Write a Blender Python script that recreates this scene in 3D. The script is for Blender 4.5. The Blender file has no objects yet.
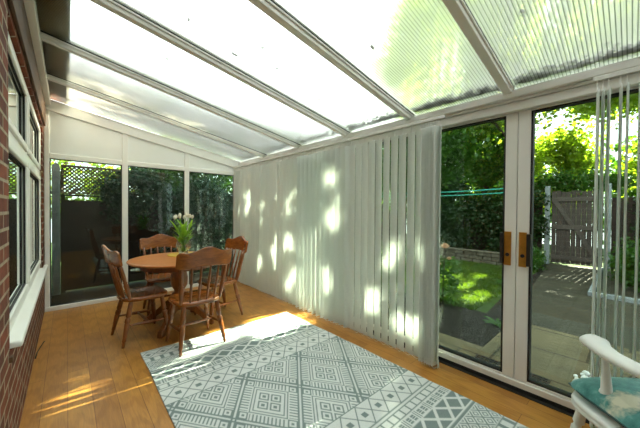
import bpy, math, random
import numpy as np
from mathutils import Vector, Matrix
random.seed(7); np.random.seed(7)
scene = bpy.context.scene
COL = scene.collection
R = math.radians

# ------------------------------------------------------------------ materials
def nodes_of(name):
    m = bpy.data.materials.new(name); m.use_nodes = True
    nt = m.node_tree; nt.nodes.clear()
    out = nt.nodes.new('ShaderNodeOutputMaterial')
    return m, nt, out
def N(nt, t, **kw):
    n = nt.nodes.new(t)
    for k, v in kw.items(): setattr(n, k, v)
    return n
def L(nt, a, b): nt.links.new(a, b)
def c4(c): return (c[0], c[1], c[2], 1)
def coords(nt, scale=(1,1,1), rot=(0,0,0), kind='Object'):
    t = N(nt, 'ShaderNodeTexCoord'); mp = N(nt, 'ShaderNodeMapping')
    mp.inputs['Scale'].default_value = scale; mp.inputs['Rotation'].default_value = rot
    L(nt, t.outputs[kind], mp.inputs['Vector']); return mp.outputs['Vector']
def noise(nt, vec, scale, detail=4, rough=.55, dist=0):
    n = N(nt, 'ShaderNodeTexNoise'); L(nt, vec, n.inputs['Vector'])
    n.inputs['Scale'].default_value = scale; n.inputs['Detail'].default_value = detail
    n.inputs['Roughness'].default_value = rough; n.inputs['Distortion'].default_value = dist
    return n.outputs['Fac']
def ramp(nt, fac, stops):
    r = N(nt, 'ShaderNodeValToRGB'); e = r.color_ramp.elements
    while len(e) < len(stops): e.new(.5)
    for i, (p, c) in enumerate(stops): e[i].position = p; e[i].color = c4(c)
    L(nt, fac, r.inputs['Fac']); return r.outputs['Color']
def mixc(nt, fac, a, b, mode='MIX'):
    m = N(nt, 'ShaderNodeMix', data_type='RGBA', blend_type=mode)
    for s, v in ((m.inputs[0], fac), (m.inputs[6], a), (m.inputs[7], b)):
        if hasattr(v, 'links'): L(nt, v, s)
        elif isinstance(v, (int, float)): s.default_value = v
        else: s.default_value = c4(v)
    return m.outputs[2]
def bump(nt, h, strength=.3, dist=.01):
    b = N(nt, 'ShaderNodeBump'); b.inputs['Strength'].default_value = strength
    b.inputs['Distance'].default_value = dist; L(nt, h, b.inputs['Height']); return b.outputs['Normal']
def pbsdf(nt, out, col, rough=.5, spec=.5, metal=0, normal=None, coat=0):
    p = N(nt, 'ShaderNodeBsdfPrincipled')
    for nme, v in (('Base Color', col), ('Roughness', rough)):
        if hasattr(v, 'links'): L(nt, v, p.inputs[nme])
        elif isinstance(v, (int, float)): p.inputs[nme].default_value = v
        else: p.inputs[nme].default_value = c4(v)
    p.inputs['Specular IOR Level'].default_value = spec; p.inputs['Metallic'].default_value = metal
    p.inputs['Coat Weight'].default_value = coat
    if normal is not None: L(nt, normal, p.inputs['Normal'])
    L(nt, p.outputs[0], out.inputs[0]); return p

def plain(name, col, rough=.5, spec=.5, metal=0, var=.12, vscale=6, coat=0, bmp=0):
    m, nt, out = nodes_of(name)
    v = coords(nt); f = noise(nt, v, vscale)
    lo = [c*(1-var) for c in col]; hi = [min(1, c*(1+var)) for c in col]
    nrm = bump(nt, noise(nt, v, vscale*12), bmp, .004) if bmp else None
    pbsdf(nt, out, ramp(nt, f, [(.3, lo), (.7, hi)]), rough, spec, metal, nrm, coat); return m

def wood(name, dark, light, axis=(6,6,.8), rough=.4, scale=6, coat=0):
    m, nt, out = nodes_of(name)
    v = coords(nt, axis)
    f = noise(nt, v, scale, 5, .6, 1.2); g = noise(nt, v, scale*6, 3)
    c = ramp(nt, f, [(.3, dark), (.72, light)])
    c = mixc(nt, .25, c, ramp(nt, g, [(.35, dark), (.6, light)]), 'MULTIPLY')
    pbsdf(nt, out, c, rough, .5, 0, bump(nt, g, .08, .002), coat); return m

def floor_mat():
    m, nt, out = nodes_of('oak_floor_boards')
    v = coords(nt, (1,1,1), (0,0,R(90)))
    br = N(nt, 'ShaderNodeTexBrick'); L(nt, v, br.inputs['Vector'])
    br.offset = .37; br.inputs['Scale'].default_value = 1
    br.inputs['Brick Width'].default_value = 1.25; br.inputs['Row Height'].default_value = .128
    br.inputs['Mortar Size'].default_value = .0016; br.inputs['Mortar Smooth'].default_value = .3
    br.inputs['Color1'].default_value = c4((.49,.235,.048)); br.inputs['Color2'].default_value = c4((.39,.17,.032))
    br.inputs['Mortar'].default_value = c4((.16,.06,.015))
    v2 = coords(nt, (9,.9,1))
    f = noise(nt, v2, 3.2, 6, .6, 2.2); g = noise(nt, coords(nt, (60,2.5,1)), 3, 3)
    w = N(nt, 'ShaderNodeTexWave', wave_type='RINGS'); L(nt, coords(nt, (3.2,.35,1)), w.inputs['Vector'])
    w.inputs['Scale'].default_value = 3.2; w.inputs['Distortion'].default_value = 7; w.inputs['Detail'].default_value = 3; w.inputs['Detail Scale'].default_value = 1.2
    c = mixc(nt, .5, br.outputs['Color'], ramp(nt, f, [(.3,(.62,.6,.58)),(.7,(1.15,1.1,1.0))]), 'MULTIPLY')
    c = mixc(nt, .35, c, ramp(nt, w.outputs['Fac'], [(.1,(.6,.5,.4)),(.5,(1,1,1))]), 'MULTIPLY')
    c = mixc(nt, .3, c, ramp(nt, g, [(.3,(.6,.55,.5)),(.6,(1,1,1))]), 'MULTIPLY')
    pbsdf(nt, out, c, .36, .45, 0, bump(nt, g, .06, .002)); return m

def brick_mat():
    m, nt, out = nodes_of('red_brick')
    t = N(nt, 'ShaderNodeTexCoord'); s = N(nt, 'ShaderNodeSeparateXYZ'); L(nt, t.outputs['Object'], s.inputs[0])
    geo = N(nt, 'ShaderNodeNewGeometry'); sn = N(nt, 'ShaderNodeSeparateXYZ'); L(nt, geo.outputs['Normal'], sn.inputs[0])
    ad = N(nt, 'ShaderNodeMath', operation='ADD'); L(nt, s.outputs[1], ad.inputs[0]); L(nt, s.outputs[0], ad.inputs[1])
    cb = N(nt, 'ShaderNodeCombineXYZ'); L(nt, ad.outputs[0], cb.inputs[0]); L(nt, s.outputs[2], cb.inputs[1])
    br = N(nt, 'ShaderNodeTexBrick'); L(nt, cb.outputs[0], br.inputs['Vector'])
    br.inputs['Scale'].default_value = 1; br.inputs['Brick Width'].default_value = .225; br.inputs['Row Height'].default_value = .075
    br.inputs['Mortar Size'].default_value = .0085; br.inputs['Mortar Smooth'].default_value = .2
    br.inputs['Color1'].default_value = c4((.22,.062,.03)); br.inputs['Color2'].default_value = c4((.10,.032,.021))
    br.inputs['Mortar'].default_value = c4((.36,.30,.22))
    f = noise(nt, t.outputs['Object'], 14, 6, .65)
    c = mixc(nt, .75, br.outputs['Color'], ramp(nt, f, [(.28,(.35,.33,.32)),(.6,(1.05,1,.95))]), 'MULTIPLY')
    inv = N(nt, 'ShaderNodeMath', operation='SUBTRACT'); inv.inputs[0].default_value = 1; L(nt, br.outputs['Fac'], inv.inputs[1])
    ad2 = N(nt, 'ShaderNodeMath', operation='MULTIPLY_ADD'); L(nt, f, ad2.inputs[0]); ad2.inputs[1].default_value = .5; L(nt, inv.outputs[0], ad2.inputs[2])
    pbsdf(nt, out, c, .85, .25, 0, bump(nt, ad2.outputs[0], .8, .012)); return m

def glass_mat(name, tint=(.93,.97,.95), refl=1.0):
    m, nt, out = nodes_of(name)
    tr = N(nt, 'ShaderNodeBsdfTransparent'); tr.inputs[0].default_value = c4(tint)
    gl = N(nt, 'ShaderNodeBsdfGlossy'); gl.inputs['Roughness'].default_value = .02
    gl.inputs['Color'].default_value = c4((.95,1,.98))
    fr = N(nt, 'ShaderNodeFresnel'); fr.inputs['IOR'].default_value = 1.45
    mu = N(nt, 'ShaderNodeMath', operation='MULTIPLY', use_clamp=True); mu.inputs[1].default_value = refl
    L(nt, fr.outputs[0], mu.inputs[0])
    mx = N(nt, 'ShaderNodeMixShader'); L(nt, mu.outputs[0], mx.inputs[0]); L(nt, tr.outputs[0], mx.inputs[1]); L(nt, gl.outputs[0], mx.inputs[2])
    L(nt, mx.outputs[0], out.inputs[0]); return m

def clear_glass(name, tint):
    m, nt, out = nodes_of(name)
    g = N(nt, 'ShaderNodeBsdfGlass'); g.inputs['Color'].default_value = c4(tint); g.inputs['IOR'].default_value = 1.4
    tr = N(nt, 'ShaderNodeBsdfTransparent'); tr.inputs[0].default_value = c4(tint)
    mx = N(nt, 'ShaderNodeMixShader'); mx.inputs[0].default_value = .3
    L(nt, g.outputs[0], mx.inputs[1]); L(nt, tr.outputs[0], mx.inputs[2]); L(nt, mx.outputs[0], out.inputs[0]); return m

def polycarb():
    m, nt, out = nodes_of('ribbed_polycarbonate')
    v = coords(nt)
    w = N(nt, 'ShaderNodeTexWave', wave_type='BANDS', bands_direction='Y'); L(nt, v, w.inputs['Vector'])
    w.inputs['Scale'].default_value = .314/.019; w.inputs['Distortion'].default_value = 0
    web = ramp(nt, w.outputs['Fac'], [(.0,(.40,.43,.38)),(.12,(.62,.65,.60)),(.26,(1,1,.98))])
    dirt = noise(nt, v, 2.2, 6, .6, .6)
    tint = mixc(nt, .6, web, ramp(nt, dirt, [(.3,(.86,.88,.82)),(.65,(1,1,1))]), 'MULTIPLY')
    tr = N(nt, 'ShaderNodeBsdfTransparent'); L(nt, tint, tr.inputs[0])
    rf = N(nt, 'ShaderNodeBsdfRefraction'); rf.inputs['IOR'].default_value = 1.03; rf.inputs['Roughness'].default_value = .3; L(nt, tint, rf.inputs[0])
    tl = N(nt, 'ShaderNodeBsdfTranslucent'); L(nt, mixc(nt, 1, tint, (.9,.92,.86), 'MULTIPLY'), tl.inputs[0])
    gl = N(nt, 'ShaderNodeBsdfGlossy'); gl.inputs['Roughness'].default_value = .15
    a = N(nt, 'ShaderNodeMixShader'); a.inputs[0].default_value = .5; L(nt, tr.outputs[0], a.inputs[1]); L(nt, rf.outputs[0], a.inputs[2])
    b = N(nt, 'ShaderNodeMixShader'); b.inputs[0].default_value = .16; L(nt, a.outputs[0], b.inputs[1]); L(nt, tl.outputs[0], b.inputs[2])
    fr = N(nt, 'ShaderNodeFresnel'); fr.inputs['IOR'].default_value = 1.1
    c = N(nt, 'ShaderNodeMixShader'); L(nt, fr.outputs[0], c.inputs[0]); L(nt, b.outputs[0], c.inputs[1]); L(nt, gl.outputs[0], c.inputs[2])
    L(nt, c.outputs[0], out.inputs[0]); return m

def fabric_vane():
    m, nt, out = nodes_of('cream_blind_fabric')
    f = noise(nt, coords(nt, (200,200,30)), 2, 3)
    c = ramp(nt, f, [(.3,(.78,.81,.78)),(.7,(.87,.90,.87))])
    d = N(nt, 'ShaderNodeBsdfDiffuse'); L(nt, c, d.inputs[0])
    t = N(nt, 'ShaderNodeBsdfTranslucent'); L(nt, c, t.inputs[0])
    mx = N(nt, 'ShaderNodeMixShader'); mx.inputs[0].default_value = .42
    L(nt, d.outputs[0], mx.inputs[1]); L(nt, t.outputs[0], mx.inputs[2]); L(nt, mx.outputs[0], out.inputs[0]); return m

def leaf_mat(name, a, b, trans=.45, scale=3, through=(1.6,1.5,.6)):
    m, nt, out = nodes_of(name)
    v = coords(nt)
    f = noise(nt, v, scale, 3); g = noise(nt, v, 40, 1)
    c = mixc(nt, .5, ramp(nt, f, [(.3, a), (.7, b)]), ramp(nt, g, [(.3, a), (.7, b)]))
    d = N(nt, 'ShaderNodeBsdfDiffuse'); L(nt, c, d.inputs[0])
    t = N(nt, 'ShaderNodeBsdfTranslucent'); L(nt, mixc(nt, 1, c, through, 'MULTIPLY'), t.inputs[0])
    gl = N(nt, 'ShaderNodeBsdfGlossy'); gl.inputs['Roughness'].default_value = .4; gl.inputs[0].default_value = (.6,.7,.6,1)
    mx = N(nt, 'ShaderNodeMixShader'); mx.inputs[0].default_value = trans
    L(nt, d.outputs[0], mx.inputs[1]); L(nt, t.outputs[0], mx.inputs[2])
    m2 = N(nt, 'ShaderNodeMixShader'); m2.inputs[0].default_value = .05
    L(nt, mx.outputs[0], m2.inputs[1]); L(nt, gl.outputs[0], m2.inputs[2]); L(nt, m2.outputs[0], out.inputs[0]); return m

def attr_mat(name, lo, hi, rough=.95):
    m, nt, out = nodes_of(name)
    at = N(nt, 'ShaderNodeAttribute', attribute_name='weave')
    f = noise(nt, coords(nt), 180, 2); g = noise(nt, coords(nt), 3, 4)
    c = mixc(nt, at.outputs['Fac'], lo, hi)
    c = mixc(nt, .35, c, ramp(nt, f, [(.3,(.7,.7,.7)),(.7,(1.1,1.1,1.1))]), 'MULTIPLY')
    c = mixc(nt, .2, c, ramp(nt, g, [(.3,(.8,.8,.8)),(.7,(1.1,1.1,1.1))]), 'MULTIPLY')
    pbsdf(nt, out, c, rough, .1, 0, bump(nt, f, .25, .003)); return m

def slab_mat(name, bw, rh, a, b, mortar, off=.5, rot=0, msize=.012):
    m, nt, out = nodes_of(name)
    v = coords(nt, (1,1,1), (0,0,rot))
    br = N(nt, 'ShaderNodeTexBrick'); L(nt, v, br.inputs['Vector']); br.offset = off
    br.inputs['Scale'].default_value = 1; br.inputs['Brick Width'].default_value = bw; br.inputs['Row Height'].default_value = rh
    br.inputs['Mortar Size'].default_value = msize; br.inputs['Mortar Smooth'].default_value = .3
    br.inputs['Color1'].default_value = c4(a); br.inputs['Color2'].default_value = c4(b); br.inputs['Mortar'].default_value = c4(mortar)
    f = noise(nt, coords(nt), 3, 8, .7); g = noise(nt, coords(nt, (1,1,1)), 40, 3)
    c = mixc(nt, .8, br.outputs['Color'], ramp(nt, f, [(.3,(.5,.5,.45)),(.68,(1.1,1.08,1))]), 'MULTIPLY')
    pbsdf(nt, out, c, .85, .3, 0, bump(nt, g, .4, .004)); return m

def cushion_mat():
    m, nt, out = nodes_of('teal_velvet')
    t = N(nt, 'ShaderNodeTexCoord')
    f = noise(nt, t.outputs['Object'], 22, 4, .6); g = noise(nt, t.outputs['Object'], 160, 2)
    c = ramp(nt, f, [(.3,(.035,.16,.155)),(.55,(.08,.27,.25)),(.75,(.2,.42,.39))])
    sub = N(nt, 'ShaderNodeVectorMath', operation='SUBTRACT'); L(nt, t.outputs['Object'], sub.inputs[0]); sub.inputs[1].default_value = (-.157,-.018,.05)
    sc = N(nt, 'ShaderNodeVectorMath', operation='MULTIPLY'); L(nt, sub.outputs[0], sc.inputs[0]); sc.inputs[1].default_value = (1.0,1.5,.3)
    ln = N(nt, 'ShaderNodeVectorMath', operation='LENGTH'); L(nt, sc.outputs[0], ln.inputs[0])
    ad = N(nt, 'ShaderNodeMath', operation='MULTIPLY_ADD'); L(nt, noise(nt, t.outputs['Object'], 35, 4), ad.inputs[0]); ad.inputs[1].default_value = .12; L(nt, ln.outputs['Value'], ad.inputs[2])
    msk = ramp(nt, ad.outputs[0], [(.11,(1,1,1)),(.16,(0,0,0))])
    c = mixc(nt, msk, c, (.62,.62,.48))
    p = pbsdf(nt, out, c, .9, .1, 0, bump(nt, g, .5, .004)); p.inputs['Sheen Weight'].default_value = .4; return m

def mottled(name, stops, scale=8, rough=.9, bmp=.5, dist=.02, axis=(1,1,1)):
    m, nt, out = nodes_of(name); v = coords(nt, axis)
    f = noise(nt, v, scale, 8, .7)
    pbsdf(nt, out, ramp(nt, f, stops), rough, .3, 0, bump(nt, f, bmp, dist)); return m

M = {}
M['floor'] = floor_mat(); M['brick'] = brick_mat()
M['upvc'] = plain('white_upvc', (.80,.80,.76), .32, .5, 0, .03, 3)
M['upvc2'] = plain('white_upvc_panel', (.80,.82,.79), .4, .5, 0, .03, 2)
M['plaster'] = plain('warm_grey_plaster', (.34,.32,.29), .8)
M['gasket'] = plain('black_gasket', (.012,.012,.012), .6)
M['glass'] = glass_mat('door_glass', (.70,.76,.72), .75); M['winglass'] = glass_mat('house_window_glass', (.75,.82,.8), 2.2)
M['endglass'] = glass_mat('end_glass', (.66,.74,.70), 1.5)
M['poly'] = polycarb(); M['vane'] = fabric_vane()
M['chain'] = plain('white_plastic', (.75,.75,.72), .4)
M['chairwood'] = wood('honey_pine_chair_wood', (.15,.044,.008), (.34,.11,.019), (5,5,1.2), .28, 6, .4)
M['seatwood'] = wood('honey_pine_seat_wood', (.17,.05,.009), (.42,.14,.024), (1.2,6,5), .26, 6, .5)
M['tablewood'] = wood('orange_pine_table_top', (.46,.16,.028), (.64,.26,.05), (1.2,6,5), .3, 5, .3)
M['mat'] = plain('yellow_cork', (.60,.42,.06), .7, .3, 0, .15, 40)
M['vaseglass'] = clear_glass('clear_vase_glass', (.97,.99,.97))
M['water'] = clear_glass('vase_water', (.93,.98,.92))
M['stem'] = leaf_mat('tulip_stem_green', (.10,.26,.03), (.16,.36,.05), .3)
M['tleaf'] = leaf_mat('tulip_leaf_green', (.14,.32,.05), (.28,.5,.09), .55)
M['petal'] = leaf_mat('white_tulip_petal', (.88,.85,.76), (.95,.93,.86), .5, 3, (1,1,.94))
M['rug'] = attr_mat('rug_weave', (.62,.66,.65), (.19,.245,.24))
M['whitewood'] = plain('white_painted_wood', (.74,.77,.74), .35, .5, 0, .05, 5)
M['cushion'] = cushion_mat(); M['piping'] = plain('dark_teal_piping', (.02,.06,.06), .7)
M['brass'] = plain('amber_handle_plate', (.50,.24,.035), .3, .6, .55, .15, 20)
M['black'] = plain('black_handle', (.02,.018,.016), .35)
M['ply'] = mottled('brown_flashing', [(.3,(.10,.065,.03)),(.5,(.24,.16,.06)),(.7,(.32,.26,.12))], 3, .8, .3, .01, (6,.8,1))
M['soffit'] = wood('dark_stained_timber', (.05,.025,.009), (.15,.07,.022), (5,.7,5), .7, 5)
M['grime'] = mottled('dark_roof_grime', [(.3,(.02,.022,.012)),(.7,(.07,.07,.035))], 30)
M['deadleaf'] = plain('dead_leaf_brown', (.06,.05,.025), .9)
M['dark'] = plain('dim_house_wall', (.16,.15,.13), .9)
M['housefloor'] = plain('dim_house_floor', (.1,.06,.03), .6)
M['pave'] = slab_mat('stone_paving', .62, .60, (.075,.068,.047), (.058,.054,.04), (.05,.045,.03), .5, 0, .012)
M['patio'] = slab_mat('patio_slabs', .9, .6, (.19,.155,.09), (.15,.125,.078), (.05,.045,.03), .3, R(90), .012)
M['soil'] = mottled('dark_bark_soil', [(.35,(.008,.007,.005)),(.55,(.025,.019,.014)),(.72,(.09,.075,.055))], 28, .95, 1, .03)
M['lawn'] = mottled('lawn_base', [(.3,(.02,.045,.006)),(.7,(.05,.09,.012))], 9, .95, .5, .02)
M['grass'] = leaf_mat('grass_blade', (.04,.095,.008), (.115,.19,.018), .45)
M['leafdark'] = leaf_mat('dark_ivy_leaf', (.010,.032,.007), (.028,.075,.015), .35)
M['leafmid'] = leaf_mat('green_hedge_leaf', (.025,.08,.010), (.075,.19,.022), .5)
M['leaflite'] = leaf_mat('sunlit_tree_leaf', (.12,.21,.018), (.30,.42,.05), .62)
M['leafblue'] = leaf_mat('bluish_shrub_leaf', (.010,.036,.026), (.03,.08,.05), .35)
M['bark'] = mottled('tree_bark', [(.3,(.03,.022,.015)),(.7,(.1,.075,.05))], 12, .95, 1, .03, (2,2,.4))
M['gatewood'] = wood('weathered_gate_wood', (.05,.037,.03), (.10,.077,.062), (5,5,.6), .85, 5)
M['gaterail'] = wood('pale_gate_rail_wood', (.075,.06,.048), (.125,.10,.082), (5,5,.6), .85, 5)
M['fencewood'] = wood('dark_fence_wood', (.022,.012,.009), (.05,.028,.02), (5,5,.6), .85, 5)
M['lattice'] = wood('brown_lattice_wood', (.06,.04,.02), (.14,.09,.045), (5,5,.6), .85, 5)
M['concrete'] = mottled('concrete_post', [(.3,(.18,.20,.205)),(.7,(.33,.36,.36))], 10, .9, .4, .01)
M['stone'] = mottled('mossy_wall_stone', [(.3,(.035,.035,.018)),(.5,(.11,.095,.065)),(.75,(.21,.19,.155))], 9, .9, .8, .02)
M['grate'] = plain('black_drain_metal', (.03,.03,.035), .5, .5, .3)
M['pebble'] = plain('white_pebble', (.78,.78,.76), .6)
M['turq'] = plain('turquoise_line', (.02,.42,.32), .5)
M['rose'] = leaf_mat('peach_rose_petal', (.6,.32,.2), (.75,.5,.33), .4, 3, (1,.9,.8))
M['cable'] = plain('black_cable', (.01,.01,.01), .5)

# ------------------------------------------------------------------ mesh builder
class MB:
    def __init__(s): s.v = []; s.f = []; s.mi = []; s.cur = 0
    def add(s, v, f):
        o = len(s.v); s.v += [tuple(p) for p in v]; s.f += [tuple(i+o for i in q) for q in f]; s.mi += [s.cur]*len(f); return s
    def box(s, x0, x1, y0, y1, z0, z1, mat=None):
        v = [(x,y,z) for x in (x0,x1) for y in (y0,y1) for z in (z0,z1)]
        if mat is not None: v = [mat @ Vector(p) for p in v]
        return s.add(v, [(0,1,3,2),(4,6,7,5),(0,4,5,1),(2,3,7,6),(0,2,6,4),(1,5,7,3)])
    def bar(s, a, b, w, h, up=(0,0,1)):
        a, b = Vector(a), Vector(b); d = (b-a); l = d.length; d.normalize()
        sd = d.cross(Vector(up)).normalized(); u = sd.cross(d)
        v = [a+d*t*l+sd*i*w/2+u*j*h/2 for t in (0,1) for i in (-1,1) for j in (-1,1)]
        return s.add(v, [(0,2,3,1),(4,5,7,6),(0,1,5,4),(2,6,7,3),(0,4,6,2),(1,3,7,5)])
    def tube(s, path, rad, n=10, cap=True, sx=1.0):
        path = [Vector(p) for p in path]; k = len(path)
        if not hasattr(rad, '__len__'): rad = [rad]*k
        d0 = (path[1]-path[0]).normalized()
        ref = Vector((0,0,1)) if abs(d0.z) < .9 else Vector((1,0,0))
        vs = []
        for i, p in enumerate(path):
            d = (path[min(i+1,k-1)]-path[max(i-1,0)]).normalized()
            a = d.cross(ref).normalized(); b = a.cross(d).normalized()
            for j in range(n):
                t = 2*math.pi*j/n; vs.append(p + (a*math.cos(t)*sx + b*math.sin(t))*rad[i])
        f = [(i*n+j, i*n+(j+1)%n, (i+1)*n+(j+1)%n, (i+1)*n+j) for i in range(k-1) for j in range(n)]
        if cap: f += [tuple(range(n-1,-1,-1)), tuple((k-1)*n+j for j in range(n))]
        return s.add(vs, f)
    def lathe(s, prof, n=24, c=(0,0,0), close=True):
        c = Vector(c); vs = [c+Vector((r*math.cos(2*math.pi*j/n), r*math.sin(2*math.pi*j/n), z)) for r, z in prof for j in range(n)]
        k = len(prof)
        f = [(i*n+j, i*n+(j+1)%n, (i+1)*n+(j+1)%n, (i+1)*n+j) for i in range(k-1) for j in range(n)]
        if close: f += [tuple(range(n-1,-1,-1)), tuple((k-1)*n+j for j in range(n))]
        return s.add(vs, f)
    def prism(s, poly, fn, t0, t1):
        n = len(poly); v = [fn(p, t0) for p in poly] + [fn(p, t1) for p in poly]
        return s.add(v, [tuple(range(n-1,-1,-1)), tuple(range(n,2*n))] + [(i,(i+1)%n,n+(i+1)%n,n+i) for i in range(n)])
    def build(s, name, mats, parent=None, bevel=0, smooth=False, sub=0, loc=None, seg=2):
        me = bpy.data.meshes.new(name)
        me.from_pydata(s.v, [], s.f)
        if not isinstance(mats, (list, tuple)): mats = [mats]
        for m in mats: me.materials.append(m)
        if len(mats) > 1: me.polygons.foreach_set('material_index', s.mi)
        me.validate(); 
        import bmesh
        bm = bmesh.new(); bm.from_mesh(me); bmesh.ops.recalc_face_normals(bm, faces=bm.faces); bm.to_mesh(me); bm.free()
        if smooth: me.polygons.foreach_set('use_smooth', [True]*len(me.polygons))
        o = bpy.data.objects.new(name, me); COL.objects.link(o)
        if parent is not None: o.parent = parent
        if loc is not None: o.location = loc
        if bevel:
            b = o.modifiers.new('edge', 'BEVEL'); b.width = bevel; b.segments = seg; b.limit_method = 'ANGLE'; b.angle_limit = R(40)
        if sub:
            q = o.modifiers.new('soft', 'SUBSURF'); q.levels = sub; q.render_levels = sub
        return o
def fastmesh(name, V, F, mat, parent=None, smooth=False):
    V = np.asarray(V, np.float32); F = np.asarray(F, np.int32); k = F.shape[1]
    me = bpy.data.meshes.new(name)
    me.vertices.add(len(V)); me.vertices.foreach_set('co', V.ravel())
    me.loops.add(F.size); me.loops.foreach_set('vertex_index', F.ravel())
    me.polygons.add(len(F)); me.polygons.foreach_set('loop_start', np.arange(0, F.size, k, dtype=np.int32))
    me.polygons.foreach_set('loop_total', np.full(len(F), k, np.int32))
    me.materials.append(mat); me.update(calc_edges=True); me.validate()
    if smooth: me.polygons.foreach_set('use_smooth', [True]*len(F))
    o = bpy.data.objects.new(name, me); COL.objects.link(o)
    if parent is not None: o.parent = parent
    return o
def tag(o, label=None, cat=None, group=None, kind=None):
    if label: o['label'] = label
    if cat: o['category'] = cat
    if group: o['group'] = group
    if kind: o['kind'] = kind
    return o
def empty(name, loc=(0,0,0), rz=0, parent=None):
    o = bpy.data.objects.new(name, None); COL.objects.link(o); o.empty_display_size = .1
    o.location = loc; o.rotation_euler = (0,0,rz)
    if parent is not None: o.parent = parent
    return o
def thing(name, label, cat, loc=(0,0,0), rz=0, group=None): return tag(empty(name, loc, rz), label, cat, group)
def struct(o, label=None, cat=None): return tag(o, label, cat, None, 'structure')
def copy_tree(o, parent=None):
    c = o.copy(); COL.objects.link(c); c.parent = parent
    for ch in list(o.children): copy_tree(ch, c)
    return c

# ------------------------------------------------------------------ room numbers
XL, XR, YE, YB = -.2143, 2.44, 4.92, -1.45          # brick face, glazing line, end wall, back wall
G = -.10                                            # garden level
def roof_z(x): return 2.655 - .185*(x+.155)         # underside of the glazing
SUN = Vector((.800, -.060, .597)).normalized()

# ------------------------------------------------------------------ shell
b = MB(); b.box(XL, 2.385, YB, YE-.03, -.06, 0); struct(b.build('floor', M['floor']), 'honey oak floorboards running the length of the room', 'floor')

# brick house wall with a window opening
wy0, wy1, wz0, wz1 = 2.06, 4.62, .60, 2.27
b = MB()
b.box(-.46, XL, YB-.2, wy0, -.3, 5.2); b.box(-.46, XL, wy1, 6.9, -.3, 5.2)
b.box(-.46, XL, wy0, wy1, -.3, wz0-.04); b.box(-.46, XL, wy0, wy1, wz1, 5.2)
struct(b.build('wall_left', M['brick']), 'red brick house wall with a long white window', 'wall')
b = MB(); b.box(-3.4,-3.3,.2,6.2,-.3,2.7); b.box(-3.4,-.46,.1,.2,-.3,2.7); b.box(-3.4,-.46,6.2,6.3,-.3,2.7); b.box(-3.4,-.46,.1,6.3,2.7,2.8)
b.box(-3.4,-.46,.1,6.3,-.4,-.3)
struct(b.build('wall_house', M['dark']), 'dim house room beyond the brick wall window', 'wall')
b = MB(); b.box(XL, XR+.05, YB-.12, YB, -.1, 2.7); struct(b.build('wall_back', M['plaster']), 'plain grey wall behind the viewer', 'wall')

# window_1 : the house window
W1 = struct(empty('window_1', (0,wy0,wz0)), 'long white casement window with fanlights in the brick wall', 'window')
def loc_build(mb, name, mat, par, origin, **k):
    mb.v = [(x-origin[0], y-origin[1], z-origin[2]) for x, y, z in mb.v]; return mb.build(name, mat, par, **k)
o1 = (0,wy0,wz0); ym = 3.22; zt = 1.70
fx0, fx1 = -.30, -.238
b = MB(); b.box(fx0,fx1,wy0,wy1,wz0,wz0+.06); b.box(fx0,fx1,wy0,wy1,wz1-.06,wz1)
b.box(fx0,fx1,wy0,wy0+.06,wz0+.06,wz1-.06); b.box(fx0,fx1,wy1-.06,wy1,wz0+.06,wz1-.06)
b.box(fx0,fx1,ym-.035,ym+.035,wz0+.06,wz1-.06); b.box(fx0,fx1-.001,wy0+.06,wy1-.06,zt-.035,zt+.035)
loc_build(b, 'frame', M['upvc'], W1, o1, bevel=.006)
for (y0,y1,z0,z1,nm) in ((wy0+.06,ym-.035,wz0+.06,zt-.035,'casement'),(ym+.035,wy1-.06,wz0+.06,zt-.035,'casement'),
                         (wy0+.06,ym-.035,zt+.035,wz1-.06,'fanlight'),(ym+.035,wy1-.06,zt+.035,wz1-.06,'fanlight')):
    b = MB(); t = .05; x0, x1 = -.285, -.226
    b.box(x0,x1,y0,y1,z0,z0+t); b.box(x0,x1,y0,y1,z1-t,z1); b.box(x0,x1,y0,y0+t,z0+t,z1-t); b.box(x0,x1,y1-t,y1,z0+t,z1-t)
    fo = loc_build(b, nm, M['upvc'], W1, o1, bevel=.008)
    b = MB(); b.box(-.262,-.256,y0+t,y1-t,z0+t,z1-t); loc_build(b, 'pane', M['winglass'], fo, o1)
    b = MB(); g = .008
    for q in ((y0+t,y1-t,z0+t,z0+t+g),(y0+t,y1-t,z1-t-g,z1-t),(y0+t,y0+t+g,z0+t,z1-t),(y1-t-g,y1-t,z0+t,z1-t)): b.box(-.252,-.240,*q)
    loc_build(b, 'gasket', M['gasket'], fo, o1)
b = MB(); b.box(-.34,-.178,wy0+.10,wy1+.25,.562,.598); loc_build(b, 'window_sill', M['upvc'], W1, o1, bevel=.01)
b = MB(); b.box(-.30,XL+.012,wy0-.02,wy0+.02,.535,.56); loc_build(b, 'tile_sill', M['soffit'], W1, o1)

# timber and wall plate along the top of the brick wall
b = MB(); b.box(XL+.001, XL+.02, YB, YE-.09, 2.30, 2.56); struct(b.build('trim_1', M['soffit'], bevel=.004), 'dark stained timber board above the brick wall window', 'trim')
b = MB(); b.box(XL+.001, -.15, YB, YE-.06, 2.575, 2.65); struct(b.build('trim_2', M['upvc'], bevel=.006), 'cream wall plate carrying the roof bars', 'trim')

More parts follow.
